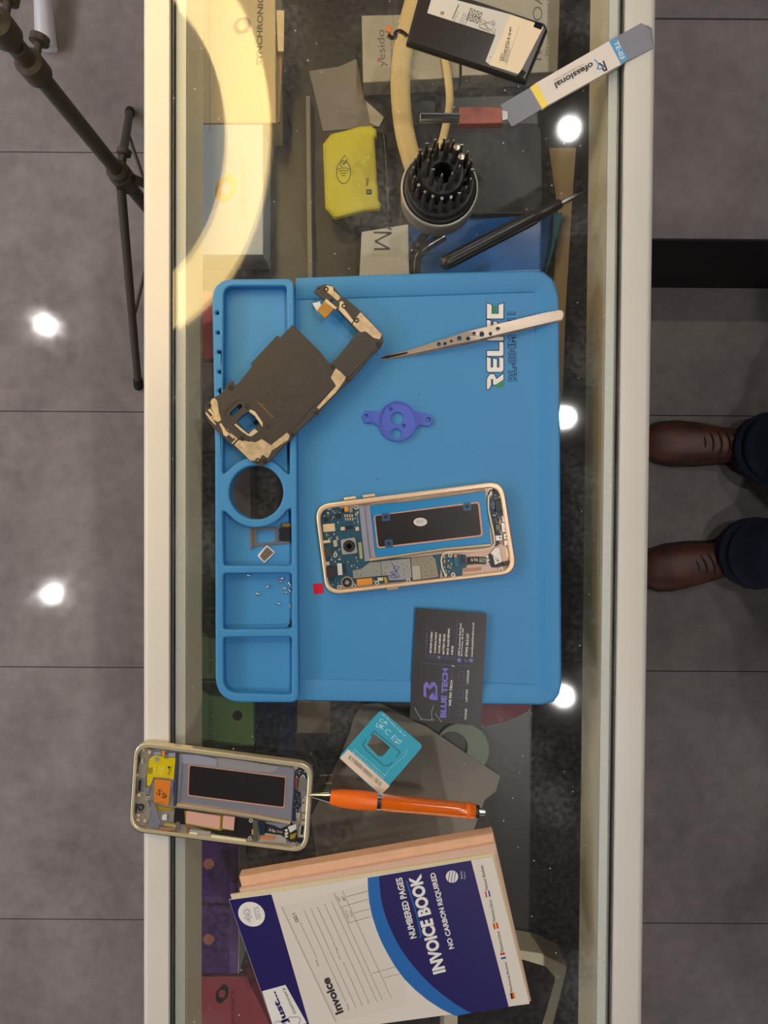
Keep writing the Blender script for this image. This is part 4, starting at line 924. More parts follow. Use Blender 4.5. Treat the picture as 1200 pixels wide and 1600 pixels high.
for k in range(46):
    t = k / 45; x, y = 255 + 185 * t, 940 + 162 * t
    if rb.random() < .78: bars.append(H((x - 9, y + 9), (x + 9 - 14, y + 26 - 4)) if False else H((x - 3, y - 4), (x - 14, y + 18)))
strokes('barcode', bars, .62, SHZ + .0001, mat('grey_ink', (100, 92, 84), .5), sh)
PT = mat('white_teal_print', (205, 232, 236), .5)
text('EE LTD, London, E1 6EL, UK', *H((440, 702))[0], *H((572, 832))[0], 3, SHZ, PT, sh)
text('UK', *H((400, 770))[0], *H((445, 790))[0], 7, SHZ, PT, sh, -.0); text('CA', *H((420, 738))[0], *H((468, 760))[0], 5, SHZ, PT, sh, 0)
text('C E', *H((450, 800))[0], *H((505, 852))[0], 8, SHZ, PT, sh, -.02)
strokes('bin_symbol', [H((528, 838), (552, 858), (535, 872), (520, 858), (528, 838)), H((510, 862), (555, 850)), H((512, 855), (530, 870))], .6, SHZ, PT, sh)
text('Imprinted by T Hologram Ltd', *H((270, 905))[0], *H((455, 1062))[0], 2.4, SHZ, PT, sh); text('EE Limited, contact Care Services', *H((262, 920))[0], *H((445, 1075))[0], 2.4, SHZ, PT, sh)

# ================================================================= ORANGE PEN
OR = mat('orange_rubber', (244, 108, 10), .42); ORC = mat('orange_clear', (250, 120, 18), .12, trans=.35, coat=.5)
pz = .0072
a = W(487, 1243, .0088); b = W(757, 1269, pz); ax = (b - a).normalized(); Lp = (b - a).length
pen = thing('ballpoint_pen', 'orange ballpoint pen with silver tip lying beside the stripped phone chassis', 'pen', (a.x, a.y, ZG))
lathe('tip_cone', a, ax, [(-.0035, .0003), (-.002, .0006), (0, .0012), (.0002, .0015), (.0125, .0044), (.0142, .0045)], CHROME, pen)
lathe('grip', a, ax, [(.0135, .0042), (.0142, .0050), (.022, .0063), (.034, .0068), (.044, .0064), (.0475, .0060)], OR, pen, 32)
lathe('centre_ring', a, ax, [(.0475, .0060), (.0477, .0064), (.0505, .0064), (.0507, .0060)], CHROME, pen, 32)
lathe('barrel', a, ax, [(.0507, .0059), (.060, .0061), (.075, .0058), (.090, .0056), (.105, .0056), (.118, .0056), (.1195, .0052)], ORC, pen, 32)
lathe('ink_tube', a, ax, [(.0508, .0016), (.112, .0016)], mat('ink_orange', (230, 120, 40), .4), pen, 12)
lathe('collar', a, ax, [(.1195, .0052), (.1197, .0046), (.1222, .0046), (.1224, .003)], BLK, pen); lathe('push_button', a, ax, [(.1223, .0026), (.1265, .0026), (.127, .0020)], CHROME, pen)
bd = Vector((-ax.y, ax.x, 0))
v, f = latheg(a + ax * .1125, ax, [(0, .00565), (.0005, .0059), (.001, .00565), (.0015, .0059), (.002, .00565), (.0025, .0059), (.003, .00565)], 32); link('end_rings', v, f, OR, pen, auto=True)

# ================================================================= INVOICE BOOK
I1 = T(.25, 340, 1280); I2 = T(.25, 600, 1290)
bk = thing('invoice_book', 'thick navy and white invoice book with peach page block on the glass', 'invoice book', W(600, 1480, 0))
PEACH = mat('peach_pages', (226, 178, 142), .75, var=.05, vscale=100); CRM = mat('cream_pages', (216, 200, 162), .75)
plate('page_block', [(373, 1371), (771, 1302), (829, 1563), (441, 1616)], .0002, .0105, PEACH, bk, prof=[(.0008, 0), (.0003, .0004), (0, .0012)])
plate('page_block', [(374, 1389), (774, 1318), (830, 1564), (441, 1617)], .0105, .0130, mat('pale_peach_pages', (214, 178, 156), .75), bk)
plate('backing_sheets', [(360, 1398), (772, 1333), (828, 1566), (436, 1619)], .0130, .0143, CRM, bk)
cz = .0150
CT = [(357.5, 1406), (769.5, 1338.5), (827.5, 1568.5), (433, 1621.5)]
plate('cover', CT, .0144, cz, mat('cover_white', (222, 213, 202), .42), bk)
NAVY = mat('navy_print', (36, 28, 92), .4); RB = mat('royal_blue_print', (38, 104, 176), .4); INK = mat('ink_black', (44, 42, 44), .5); GREY_P = mat('grey_sheet_print', (217, 208, 197), .5)
BZ = cz
spot('navy_band', [(357.9, 1406.4), (424, 1397.6), (487, 1614), (433.3, 1621)], BZ, NAVY, bk)
arc_o = I2((-60, 30))[0]
bo = [(574.5, 1371.6), (575, 1390), (577, 1410), (581, 1430), (589, 1455), (597, 1474), (606, 1491), (617, 1510), (632, 1530), (648, 1546), (667, 1562), (690, 1577), (712, 1587.5)]
bi = [(592, 1369), (593.5, 1388), (596, 1408), (601, 1428), (608, 1447), (617, 1466), (627, 1484), (639, 1501), (654, 1519), (671, 1537), (690, 1553), (710, 1568), (730, 1580), (737, 1582.5)]
spot('blue_arc', bo + bi[::-1], BZ, RB, bk)
spot('navy_field', bi + [(795, 1573.5), (736, 1344.5)], BZ, NAVY, bk)
def it(s, a, b, h, m=WHITE_PRINT, g=I2, bold=.02, ital=0): text(s, *g(a)[0], *g(b)[0], h, BZ + .0001, m, bk, bold, ital)
it('NUMBERED PAGES', (205, 700), (112, 322), 10.5, bold=.03); it('INVOICE BOOK', (388, 912), (232, 300), 21, bold=.045); it('NO CARBON REQUIRED', (445, 765), (324, 290), 9.8, bold=.03)
strokes('underline', [I2((218, 700), (232, 690), (205, 560), (140, 345))], 2.0, BZ, RB, bk)
bl = I2((425, 319))[0]
spot('logo_disc', circ(*bl, 9.6, 32), BZ + .0001, WHITE_PRINT, bk)
strokes('logo_stripes', [[(bl[0] + d - 1.5, bl[1] + w), (bl[0] + d + 1.5, bl[1] - w)] for d, w in ((-4.5, 8), (0, 9.4), (4.5, 8))], 1.0, BZ + .0002, NAVY, bk)
it('Bullet', (492, 332), (486, 284), 2.8, bold=0); it('Paper', (512, 332), (508, 286), 2.8, bold=0)
for s_, a, b in (('Factuur Boeken', (652, 400), (618, 248)), ('Factura Libro', (698, 598), (672, 465)), ('Facture Livre', (748, 788), (722, 660)), ('Rechnung Buchen', (808, 1035), (770, 852))): it(s_, a, b, 4.8, INK, bold=.005)
def flag(c, cols, vert):
    x, y = I2(c)[0]; u_ = (-.9, .12); 
    e1 = Vector((math.cos(-1.78), math.sin(-1.78))) ; e2 = Vector((-e1.y, e1.x))       # e1 up the strip, e2 to the right
    w, h = 9.5, 7.5
    for k, m in enumerate(cols):
        if vert: P = [(-w / 2 + w * k / 3, -h / 2), (-w / 2 + w * (k + 1) / 3, -h / 2), (-w / 2 + w * (k + 1) / 3, h / 2), (-w / 2 + w * k / 3, h / 2)]
        else: P = [(-w / 2, -h / 2 + h * k / 3), (w / 2, -h / 2 + h * k / 3), (w / 2, -h / 2 + h * (k + 1) / 3), (-w / 2, -h / 2 + h * (k + 1) / 3)]
        spot('flag_stripe', [tuple(Vector((x, y)) + e1 * p + e2 * q) for p, q in P], BZ, m, bk)
RD = mat('flag_red', (196, 44, 50), .5); YL = mat('flag_yellow', (232, 182, 40), .5); FB = mat('flag_blue', (40, 60, 140), .5)
flag((648, 428), (RD, WHITE_PRINT, FB), False); flag((698, 627), (RD, YL, RD), False); flag((744, 815), (FB, WHITE_PRINT, RD), True); flag((806, 1063), (BLACK_PRINT, RD, YL), False)
# printed invoice sheet on the cover
plate('printed_sheet', I1((400, 550), (930, 400), (950, 610), (1010, 760), (1100, 915), (1170, 1000), (1190, 1160), (735, 1272)), BZ, BZ + .00008, GREY_P, bk)
spot('sheet_edge_print', I1((395, 548), (405, 546), (745, 1268), (735, 1272)), BZ + .0001, mat('page_edge', (188, 180, 170), .5), bk)  # darker strip along the printed sheet's left edge
text('001', *I1((510, 637))[0], *I1((486, 585))[0], 6, BZ + .0001, INK, bk)
text('Invoice', *I1((790, 1205))[0], *I1((697, 985))[0], 14, BZ + .0001, INK, bk, bold=.04)
for s_, a, b, h in (('Date', (636, 915), (620, 880), 3.2), ('VAT Regd No', (778, 878), (728, 762), 3.2), ('From', (825, 1190), (812, 1150), 3), ('To', (952, 1152), (944, 1130), 3), ('VAT', (770, 512), (757, 480), 3.4), ('NET', (800, 508), (786, 478), 3.4), ('Invoice no', (822, 615), (803, 570), 2.4), ('INC VAT', (845, 610), (832, 570), 2.4)): text(s_, *I1(a)[0], *I1(b)[0], h, BZ + .0001, INK, bk)
strokes('ruled_lines', [I1(*p) for p in (((515, 642), (622, 872)), ((538, 565), (800, 1138)), ((580, 555), (865, 1178)), ((622, 545), (720, 755)), ((785, 893), (907, 1168)), ((668, 528), (940, 1132)), ((712, 515), (998, 1142)), ((727, 462), (1032, 1135)), ((780, 448), (1086, 1118)), ((805, 485), (935, 450)), ((775, 548), (940, 500)), ((850, 588), (950, 560)), ((822, 648), (958, 608)), ((965, 965), (1105, 924)), ((1035, 993), (1145, 966)), ((775, 548), (822, 648)))], .55, BZ + .00008, INK, bk)
wd_ = spot('round_badge', circ(*I1((212, 594))[0], 21.5, 40, 18.5, .5), BZ + .0001, WHITE_PRINT, bk)
GI = mat('grey_badge_ink', (150, 140, 150), .5)
for s_, a, b, h in (('40', (222, 640), (200, 552), 12), ('SETS', (272, 622), (255, 545), 8)):
    text(s_, *I1(a)[0], *I1(b)[0], h, BZ + .0002, GI, bk, bold=.03); text(s_, *I1((a[0] - 2, a[1] - 3))[0], *I1((b[0] - 2, b[1] + 3))[0], h - 1.2, BZ + .00035, WHITE_PRINT, bk, bold=-.012)
spot('brand_label', I1((278, 1076), (424, 1036), (558, 1275), (360, 1330)), BZ + .0001, WHITE_PRINT, bk)
text('Just...', *I1((455, 1270))[0], *I1((370, 1068))[0], 13, BZ + .0002, NAVY, bk, bold=.04); text('stationery', *I1((500, 1215))[0], *I1((425, 1050))[0], 7, BZ + .0002, INK, bk, ital=.3)
clipm = mat('printed_clip', (150, 148, 150), .4)
strokes('printed_paper_clip', [I1((352, 1275), (378, 1262), (420, 1275), (440, 1300)), I1((420, 1330), (410, 1262), (450, 1238), (505, 1235), (518, 1252), (505, 1285))], 1.3, BZ + .0002, clipm, bk)

# ================================================================= BATTERY
A6 = T(.225, 600, 0)
bt = thing('phone_battery', 'black phone battery with white label lying tilted on glass', 'battery', W(740, 55, 0))
bq = [(666, -24), (856, 43), (822, 128), (634, 64)]
plate('cell', rnd([(660, -30, 5), (852, 34, 6), (857, 45, 2), (823, 128, 3), (634, 66, 3)], 0), .0003, .0052, mat('battery_black', (44, 38, 34), .28, bump=.2, bscale=150), bt, prof=[(.0022, 0), (.0012, .0006), (.0004, .0016), (0, .003)])
LBL = mat('battery_label', (208, 204, 196), .45)
spot('label', A6((330, -10), (350, -40), (880, 100), (740, 455), (705, 425), (775, 242), (300, 90)), .0052, LBL, bt)
spot('cream_label', [(797.5, 22.5), (843, 38), (849, 43), (811, 116), (765, 101.5)], .0054, mat('battery_cream', (232, 214, 184), .45), bt)
for x, y in ((838, 40), (812, 116)): spot('tape_corner', rect(x + 3, y, 13, 9, .35 if x > 820 else -.9), .0055, BLKGLOSS, bt)
zb = .0053
def a6(s, a, b, h, bold=0): text(s, *A6(a)[0], *A6(b)[0], h, zb, INK, bt, bold)
a6('G', (415, 105), (418, 82), 5.5, .04)
strokes('rating_marks', [A6((475, 132), (520, 30))], 1.3, zb, INK, bt)
for a, b in (((490, 150), (520, 85)), ((530, 160), (560, 90)), ((548, 170), (570, 100)), ((565, 175), (590, 110))): a6('EB-BG930 3000', a, b, 1.6)
for cx2, cy2 in ((612, 82), (658, 100), (596, 124), (640, 138)):
    q = [rect(*A6((cx2, cy2))[0], 8.5, 8.5, .38)][0]; strokes('approval_mark', [q + [q[0]], [q[0], q[2]], [q[1], q[3]]], .8, zb, INK, bt)
strokes('bin_symbol', [A6((670, 130), (700, 150), (720, 205), (662, 190), (670, 130)), A6((700, 150), (765, 175), (745, 210), (720, 205)), A6((670, 175), (770, 140)), A6((660, 140), (770, 235)), A6((660, 190), (740, 225))], .6, zb, INK, bt)
ccw = circ(*A6((760, 163))[0], 2.2, 12); strokes('bin_symbol', [ccw + [ccw[0]]], .8, zb, INK, bt)
a6('BATTERY', (770, 235), (778, 200), 2); a6('+', (740, 405), (742, 390), 2)
for a, b, h in (((812, 425), (824, 370), 2.6), ((830, 428), (890, 210), 4), ((840, 433), (878, 290), 2), ((852, 436), (880, 340), 1.8), ((880, 218), (886, 186), 2.6)):
    text('AA1H414TS2-B 18 7', *A6(a)[0], *A6(b)[0], h, .0055, INK, bt, .02)
strokes('fine_rule', [A6((848, 450), (940, 180))], .35, .0055, mat('grey_ink', (100, 92, 84), .5), bt)
tube('connector_flex', PX([(636, 57), (631, 52), (624, 48.5), (618, 52), (617, 58), (612, 59), (606, 55)], .0012), .0016, mat('flex_shiny', (40, 30, 24), .25), bt, flat=.3)
plate('connector', [(603, 48), (605, 39), (613, 42), (611, 51)], .0006, .002, mat('orange_copper2', (196, 110, 60), .4), bt, bev=.0002)
strokes('edge_highlight', [[(664, -20), (641, 45)]], 3, .0044, mat('battery_edge', (120, 110, 84), .3), bt) if False else None

# ================================================================= PRY SPATULA
A7 = T(.225, 770, 20)
sp = thing('pry_spatula', 'flat steel pry spatula with white printed grip lying across the right rail', 'pry tool', W(900, 115, 0))
SPS = mat('spatula_steel', (128, 128, 136), .5, metal=.5, bump=.25, bscale=250)
spz = .0012
plate('blade', rnd(A7((52, 640, 9), (805, 195), (1030, 70, 3), (1108, 105, 2), (1118, 240, 3), (890, 360), (340, 668), (130, 795, 20)), 0), .0006, spz, SPS, sp, bev=.0002)
gp = rnd(A7((258, 518, 3), (300, 485, 3), (805, 195), (862, 168, 4), (942, 318, 4), (890, 360), (385, 642), (345, 670, 3)), 0)
plate('grip_sleeve', gp, .0004, spz + .0012, mat('sleeve_white', (218, 207, 196), .35), sp, bev=.0004)
gz = spz + .0012
spot('yellow_band', rnd(A7((262, 516), (302, 487), (385, 640), (346, 667)), 1.5), gz, mat('yellow_print', (236, 208, 10), .35), sp)
spot('blue_band', rnd(A7((806, 195), (860, 170), (940, 318), (890, 358)), 1), gz, mat('blue_print', (40, 140, 196), .35), sp)
text('TE-03', *A7((838, 206))[0], *A7((888, 325))[0], 7.5, gz + .0001, WHITE_PRINT, sp, bold=.015)
text('ofessional', *A7((688, 338))[0], *A7((425, 488))[0], 9.5, gz + .0001, INK, sp, bold=.03, ital=.1)
text('TYPE OPERATING TOOL', *A7((632, 348))[0], *A7((418, 466))[0], 2.6, gz + .0001, mat('grey_print', (120, 116, 112), .6), sp)
v, f = textg('R', *A7((772, 330))[0], *A7((730, 352))[0], 16, gz + .0001, .03, .1); link('initial', v, f, INK, sp)
strokes('swoosh', [A7((705, 322), (728, 345), (735, 372), (722, 388)), A7((722, 388), (745, 392), (765, 375), (772, 358))], 1.9, gz + .0001, mat('blue_print', (40, 140, 196), .35), sp)
v, f = merge([line(A7(*p), .8, spz + .0001) for p in (((1060, 85), (1100, 130), (1098, 170), (1115, 215)), ((1075, 82), (1092, 110)))])
link('worn_edge', v, f, mat('worn_dark', (60, 58, 56), .5), sp)

# ================================================================= BIT HOLDER WITH BITS
bxy = W(683.8, 312, 0); BX, BY = bxy.x, bxy.y
bh = thing('bit_holder', 'round black and silver bit holder full of bits on the glass', 'bit holder', (BX, BY, ZG))
def Zp(h): return Vector((BX, BY, ZG + h))
UP = Vector((0, 0, 1))
lathe('metal_base', Zp(0), UP, [(0, .0262), (.0008, .0268), (.019, .0274), (.0196, .0272), (.0200, .0266), (.0200, .0258), (.014, .0256)], mat('base_alu', (150, 145, 134), .42, metal=.45, bump=.1, bscale=900), bh, 64)
HB = mat('holder_black', (34, 32, 31), .5)
lathe('holder_core', Zp(.0142), UP, [(0, .0250), (.0062, .0252), (.0072, .0246), (.0076, .0236), (.0130, .0234), (.0138, .0226), (.0138, .0150), (.0270, .0148), (.0285, .0140), (.0285, .0072), (.0270, .0066), (.010, .0064)], HB, bh, 64)
H1, H2 = .0280, .0427
bitm = mat('bit_steel', (78, 73, 67), .4, metal=.4); tipm = mat('bit_tip', (190, 180, 160), .3, metal=.8)
def make_bit(kind, label, loc):
    r = thing('screwdriver_bit', label, 'screwdriver bit', loc, 'small bits standing in the round bit holder')
    c = Vector(loc)
    if kind == 'socket':
        lathe('shank', c, UP, [(0, .0019), (.009, .0019), (.011, .0021), (.019, .0021)], bitm, r, 12); lathe('tip', c + UP * .019, UP, [(0, .0021), (.0006, .0021), (.0007, .0019)], tipm, r, 16)
    else:
        lathe('shank', c, UP, [(0, .0019), (.0105, .0019), (.013, .0016), (.0145, .0010), (.0195, .0008)], bitm, r, 6)
        if kind == 'flat':
            v, f = boxg(c.x - .0011, c.x + .0011, c.y - .0003, c.y + .0003, c.z + .0194, c.z + .0215); link('tip', v, f, tipm, r)
        elif kind == 'ring':
            lathe('tip', c + UP * .0195, UP, [(0, .0008), (.001, .0010), (.0015, .0010), (.0015, .0005), (.001, .0004)], tipm, r, 12)
        else: lathe('tip', c + UP * .0195, UP, [(0, .0008), (.0012, .0006), (.002, .0004)], tipm, r, 8)
    return r
protos = {}
def clock(a):
    h = (90 - math.degrees(a)) / 30 % 12; return 'at %d o\'clock' % (int(round(h)) or 12)
PICK = {0: 'rightmost', 5: 'farthest from the mat', 10: 'leftmost', 15: 'nearest the mat'}
def put(kind, ring, k, n, R_, h, a0, desc):
    a = a0 + 2 * PI * k / n; loc = (BX + R_ * math.cos(a), BY + R_ * math.sin(a), ZG + h)
    deg = int(round(math.degrees(a) % 360)); sec = ['right', 'upper right', 'top', 'upper left', 'left', 'lower left', 'bottom', 'lower right'][int((deg + 22.5) // 45) % 8]
    clk = (90 - deg) % 360 / 30
    lab = '%s bit in %s ring of holder, %s, clock position %.1f' % (desc, ring, sec, clk)
    if kind not in protos: protos[kind] = r = make_bit(kind, lab, loc)
    else:
        r = copy_tree(protos[kind]); r.location = loc
    r.rotation_euler.z = 0; r['label'] = lab
ok = ['flat', 'point', 'point', 'flat', 'point', 'point', 'flat', 'point', 'flat', 'flat', 'flat', 'flat', 'point', 'point', 'point', 'ring', 'ring', 'ring', 'ring', 'ring']
dn = {'flat': 'dark flat-blade', 'point': 'dark pointed', 'ring': 'dark hollow-tipped', 'socket': 'thick nut-driver'}
for k in range(20):
    kd = ok[(k + 3) % 20]; put(kd, 'outer', k, 20, .0194, H1, math.radians(-2), dn[kd])
for k in range(10):
    kd = ['socket', 'socket', 'point', 'point', 'flat', 'point', 'flat', 'point', 'point', 'point'][k]; put(kd, 'inner', k, 10, .0107, H2, math.radians(8), dn[kd])

# ================================================================= SCREWDRIVER
a = W(697, 410, .0055); b = W(913, 299, .0055); ax = (b - a).normalized()
sd = thing('screwdriver', 'black ribbed precision screwdriver lying above the blue mat', 'screwdriver', (a.x, a.y, ZG))
Ls = (b - a).length
def fl(i, k): return .90 if (i % 6 == 0 and 4 <= k <= 6) else 1
lathe('handle', a, ax, [(-.0045, .0010), (-.0040, .0028), (-.002, .0046), (.0, .0051), (.004, .0053), (.070, .0052), (.0715, .0049), (.073, .0044), (.077, .0040)], mat('driver_black', (40, 38, 36), .38), sd, 60, fl)
lathe('collar', a, ax, [(.0765, .0036), (.0765, .0036), (.0915, .0034), (.0925, .0030)], mat('collar_black', (52, 50, 47), .38, metal=.4), sd, 24)
lathe('hex_shaft', a, ax, [(.092, .0019), (.1035, .0019), (.105, .0015)], mat('shaft_grey', (96, 92, 86), .3, metal=.9), sd, 6); lathe('blade_tip', a, ax, [(.1045, .0008), (Ls - .002, .0005), (Ls, .0003)], mat('shaft_grey', (96, 92, 86), .3, metal=.9), sd, 10)

# chrome and red-brown plug on the glass
pg = thing('metal_plug', 'chrome rod with red-brown block lying beside the spatula end', 'plug', W(722, 184, 0))
a = W(656, 184, .0036); b = W(722, 184.5, .0036)
lathe('rod', a, b - a, [(0, .0026), (.0006, .0032), ((b - a).length, .0032)], CHROME, pg, 20)
plate('block', [(718, 167), (750, 166), (784, 168), (786, 192), (745, 193), (718, 193)], .0002, .0068, mat('red_brown_block', (132, 74, 62), .5, var=.35, vscale=60), pg, bev=.0006)
plate('clip', [(784, 172), (793, 174), (793, 186), (785, 188)], .001, .0015, CHROME, pg)

# ================================================================= INSIDE THE CASE, ON THE SHELF
S0 = SH + .0002
def XL(z): return 600 - .1712 / (CH - z) * F
def cbox(name, label, cat, pts, zt, m, group=None, z0=S0, bev=.0008, lid=None):
    t = thing(name, label, cat, W(sum(p[0] for p in pts) / len(pts), sum(p[1] for p in pts) / len(pts), z0), group)
    plate('carton', pts, z0, zt, m, t, bev=bev)
    return t
def swirl(cx, cy, s, z, m, par, ang=0):
    """two interlocked crescents"""
    c_, s_ = math.cos(ang), math.sin(ang)
    for sg in (1, -1):
        A = []
        for i in range(17):
            a = math.radians(-150 + 250 * i / 16); A.append((sg * (.12 + .62 * math.cos(a)), sg * (-.18 + .80 * math.sin(a))))
        for i in range(17):
            a = math.radians(100 - 235 * i / 16); A.append((sg * (.16 + .24 * math.cos(a)), sg * (-.02 + .40 * math.sin(a))))
        A = [(cx + s * .75 * (x * c_ - y * s_), cy + s * .95 * (x * s_ + y * c_)) for x, y in A]
        plate('swirl_mark', A, z, z + .0002 + .0001 * sg, m, par)
CARTON = mat('cream_carton', (208, 186, 140), .6, var=.03, vscale=20); CI = mat('carton_ink', (92, 74, 50), .5)
t = cbox('carton_box', 'cream carton with dark brand lettering under the glass, upper left', 'box', [(XL(-.085), -60), (430, -60), (431, 192), (XL(-.085), 192)], -.085, CARTON, z0=S0)
text('SYNCHRONICS', 409, 102, 412, -14, 9, -.085, CI, t, bold=.03); swirl(378, 40, 20, -.085, CI, t, .9)
plate('side_flap', [(432, 16), (444, 16), (443, 80), (434, 80)], -.088, -.0865, mat('carton_inside', (226, 204, 160), .6), t); plate('side_flap', [(432, 82), (441, 82), (437, 190), (432, 192)], -.098, -.094, mat('carton_inner_dark', (170, 140, 92), .6), t)
strokes('carton_seam', [[(327, -40), (328, 206)]], .8, -.085, mat('seam', (150, 126, 84), .6), t)
t = cbox('carton_box', 'pale blue-white carton with gold swirl logo under the ring reflection', 'box', [(XL(-.085), 194), (411, 194), (411, 398), (XL(-.085), 398)], -.086, mat('pale_blue_carton', (186, 196, 206), .5))
GF = mat('gold_foil', (190, 150, 84), .4, metal=.6)
swirl(353, 294, 27, -.086, GF, t, .4); text('SYNCHRONICS', 384, 342, 384, 248, 8, -.086, mat('faded_gold', (200, 176, 130), .5), t)
t = cbox('carton_box', 'grey phone accessory carton with thin lettering partly under the battery', 'box', [(565, 24), (718, 20), (718, 121), (567, 129)], -.105, mat('grey_carton', (176, 168, 150), .45))
GT = mat('grey_ink2', (96, 90, 84), .5)
text('yesido', 606, 104, 604, 46, 15, -.105, GT, t); text('Just for You', 614, 90, 612, 42, 4, -.105, GT, t)
plate('red_accent', [(590, 98), (596, 92), (590, 90)], -.105, -.1047, mat('flag_red', (196, 44, 50), .5), t)
t = cbox('carton_box', 'grey carton printed with large thin capitals right of the battery', 'box', [(721, -60), (877, -60), (872, 112), (722, 118)], -.105, mat('grey_carton2', (178, 170, 152), .45))
text('ROBOA', 846, 94, 848, -12, 15, -.105, GT, t, bold=-.01); text('• TPU Cover Protection + W', 857, 94, 859, -14, 4.5, -.105, GT, t)
tag(plate('grey_paper', [(483, 111), (530, 104), (557, 92), (569, 155), (588, 172), (594, 197), (505, 205)], S0, S0 + .0004, mat('grey_paper', (134, 126, 118), .8, bump=.5, bscale=60)), 'torn grey paper sheet above the yellow card reader inside the case', 'paper')
tag(plate('paper_scrap', [(572, 158), (600, 183), (592, 198), (578, 192)], S0 + .0006, S0 + .0010, mat('white_scrap', (190, 186, 176), .7)), 'small white paper scrap beside the grey sheet inside the case', 'paper')
# card reader
cr = thing('card_reader', 'yellow and black card payment reader seen through the glass', 'card reader', W(548, 270, S0))
R7 = T(.18333, 480, 180)
plate('body', rnd([(512, 215), (560, 200), (598, 205, 8), (606, 222, 6), (612, 346, 8), (604, 352, 6), (546, 354, 8), (516, 332, 6)], 0), S0, -.106, mat('reader_black', (26, 25, 26), .3), cr, bev=.002)
plate('yellow_cover', rnd(R7((130, 240, 6), (200, 150, 5), (330, 120), (450, 85), (545, 80, 8), (592, 115, 6), (595, 168, 2), (575, 190), (610, 720), (628, 740, 3), (618, 802, 8), (480, 810), (230, 875, 4), (150, 790, 4)), 0), -.1059, -.100, mat('reader_yellow', (206, 196, 36), .38), cr, bev=.0025)
strokes('contactless_mark', [q + [q[0]] for q in [circ(*R7((310, 485))[0], 11, 36, 18)]] + [arc(537, 279 , r, -125, -55, 8) for r in (5, 9, 13, 17)] + [R7((330, 338), (290, 378), (283, 432), (300, 440)), R7((342, 365), (335, 400), (305, 425)), R7((300, 395), (310, 420), (325, 395))], 1.1, -.100, BLACK_PRINT, cr)
plate('maker_badge', rnd(R7((503, 632), (550, 632), (550, 675), (503, 675)), 1.6), -.100, -.0998, BLACK_PRINT, cr); text('teya', 577, 291, 577, 278, 5.6, -.100, BLACK_PRINT, cr, bold=.02)
strokes('badge_y', [R7((512, 645), (528, 653), (540, 653)), R7((512, 662), (528, 653))], .9, -.0997, mat('reader_yellow', (206, 196, 36), .38), cr)
tube('glossy_slot', PX([(600, 212), (603, 240), (605, 280), (607, 330)], -.105), .0024, BLKGLOSS, cr)
t = cbox('carton_box', 'white carton with large zigzag letters below the card reader', 'box', [(565, 362), (638, 350), (640, 440), (561, 440)], -.108, mat('white_carton', (206, 206, 208), .5))
R7s = lambda *p: R7(*p)
strokes('large_lettering', [R7((565, 1000), (718, 1003), (580, 1075), (705, 1140), (570, 1142)), R7((600, 935), (655, 940), (718, 975))], 3, -.108, mat('charcoal_ink', (60, 60, 62), .5), t)
tb = cbox('tablet', 'dark tablet lying under the glass beside the bit holder', 'tablet', rnd([(628, 195), (836, 192, 14), (846, 200, 8), (850, 333), (628, 335)], 0), -.115, mat('tablet_dark', (34, 30, 29), .4, spec=.3), bev=.001)
plate('screen', rnd([(640, 204), (812, 203), (816, 324), (640, 326)], 2), -.1149, -.1147, mat('screen_matte', (24, 22, 22), .35, spec=.25), tb)
bp = thing('blue_pouch', 'glossy blue pouch under the screwdriver inside the case', 'pouch', W(760, 380, S0))
plate('pouch_film', rnd([(636, 352, 6), (700, 343), (866, 332, 4), (862, 380), (852, 426, 6), (640, 434, 6)], 0), S0, -.117, mat('blue_film', (22, 84, 150), .18, bump=.6, bscale=25, var=.4, vscale=16), bp, bev=.003)
plate('teal_edge', [(866, 332), (879, 333), (862, 400), (852, 430), (846, 428), (860, 380)], S0, -.119, mat('teal_edge', (44, 130, 140), .4), bp)
for pts, r, lb in (([(668, 362), (650, 385), (622, 408), (600, 436), (590, 470)], .0042, 'thick glossy black cable curling below the bit holder, left one'), ([(694, 370), (665, 388), (650, 408), (650, 440)], .0050, 'thick black cable below the bit holder, right one')):
    v, f = tubeg(smooth_path(PX(pts, -.119)), r, 12); tag(link('black_cable', v, f, BLKGLOSS, auto=True), lb, 'cable', 'black cables in the case')
CC = mat('band_cream', (224, 196, 136), .45)  # broad band stands in for a cream reflection in the glass top
for pts, r, fl, lb in (([(660, -40), (640, 30), (628, 90), (626, 150), (634, 215), (650, 270), (672, 330)], .0085, .35, 'broad cream band standing in for a glass reflection, arching beside the battery'), ([(692, -20), (692, 60), (700, 120), (702, 170), (686, 240)], .0034, .5, 'narrow cream flat cable beside the broad reflection band inside the case')):
    v, f = tubeg(smooth_path(PX(pts, -.1015)), r, 14, fl); tag(link('cream_band', v, f, CC, auto=True), lb, 'cable', 'cream bands in the case')
tag(plate('tan_strip', rnd([(858, 231), (900, 231), (893, 330), (884, 480), (878, 650), (862, 650), (866, 430), (872, 330)], 1), S0, S0 + .0008, mat('tan_card', (206, 176, 122), .6)), 'long tan card strip beside the mat right edge inside the case', 'card strip')
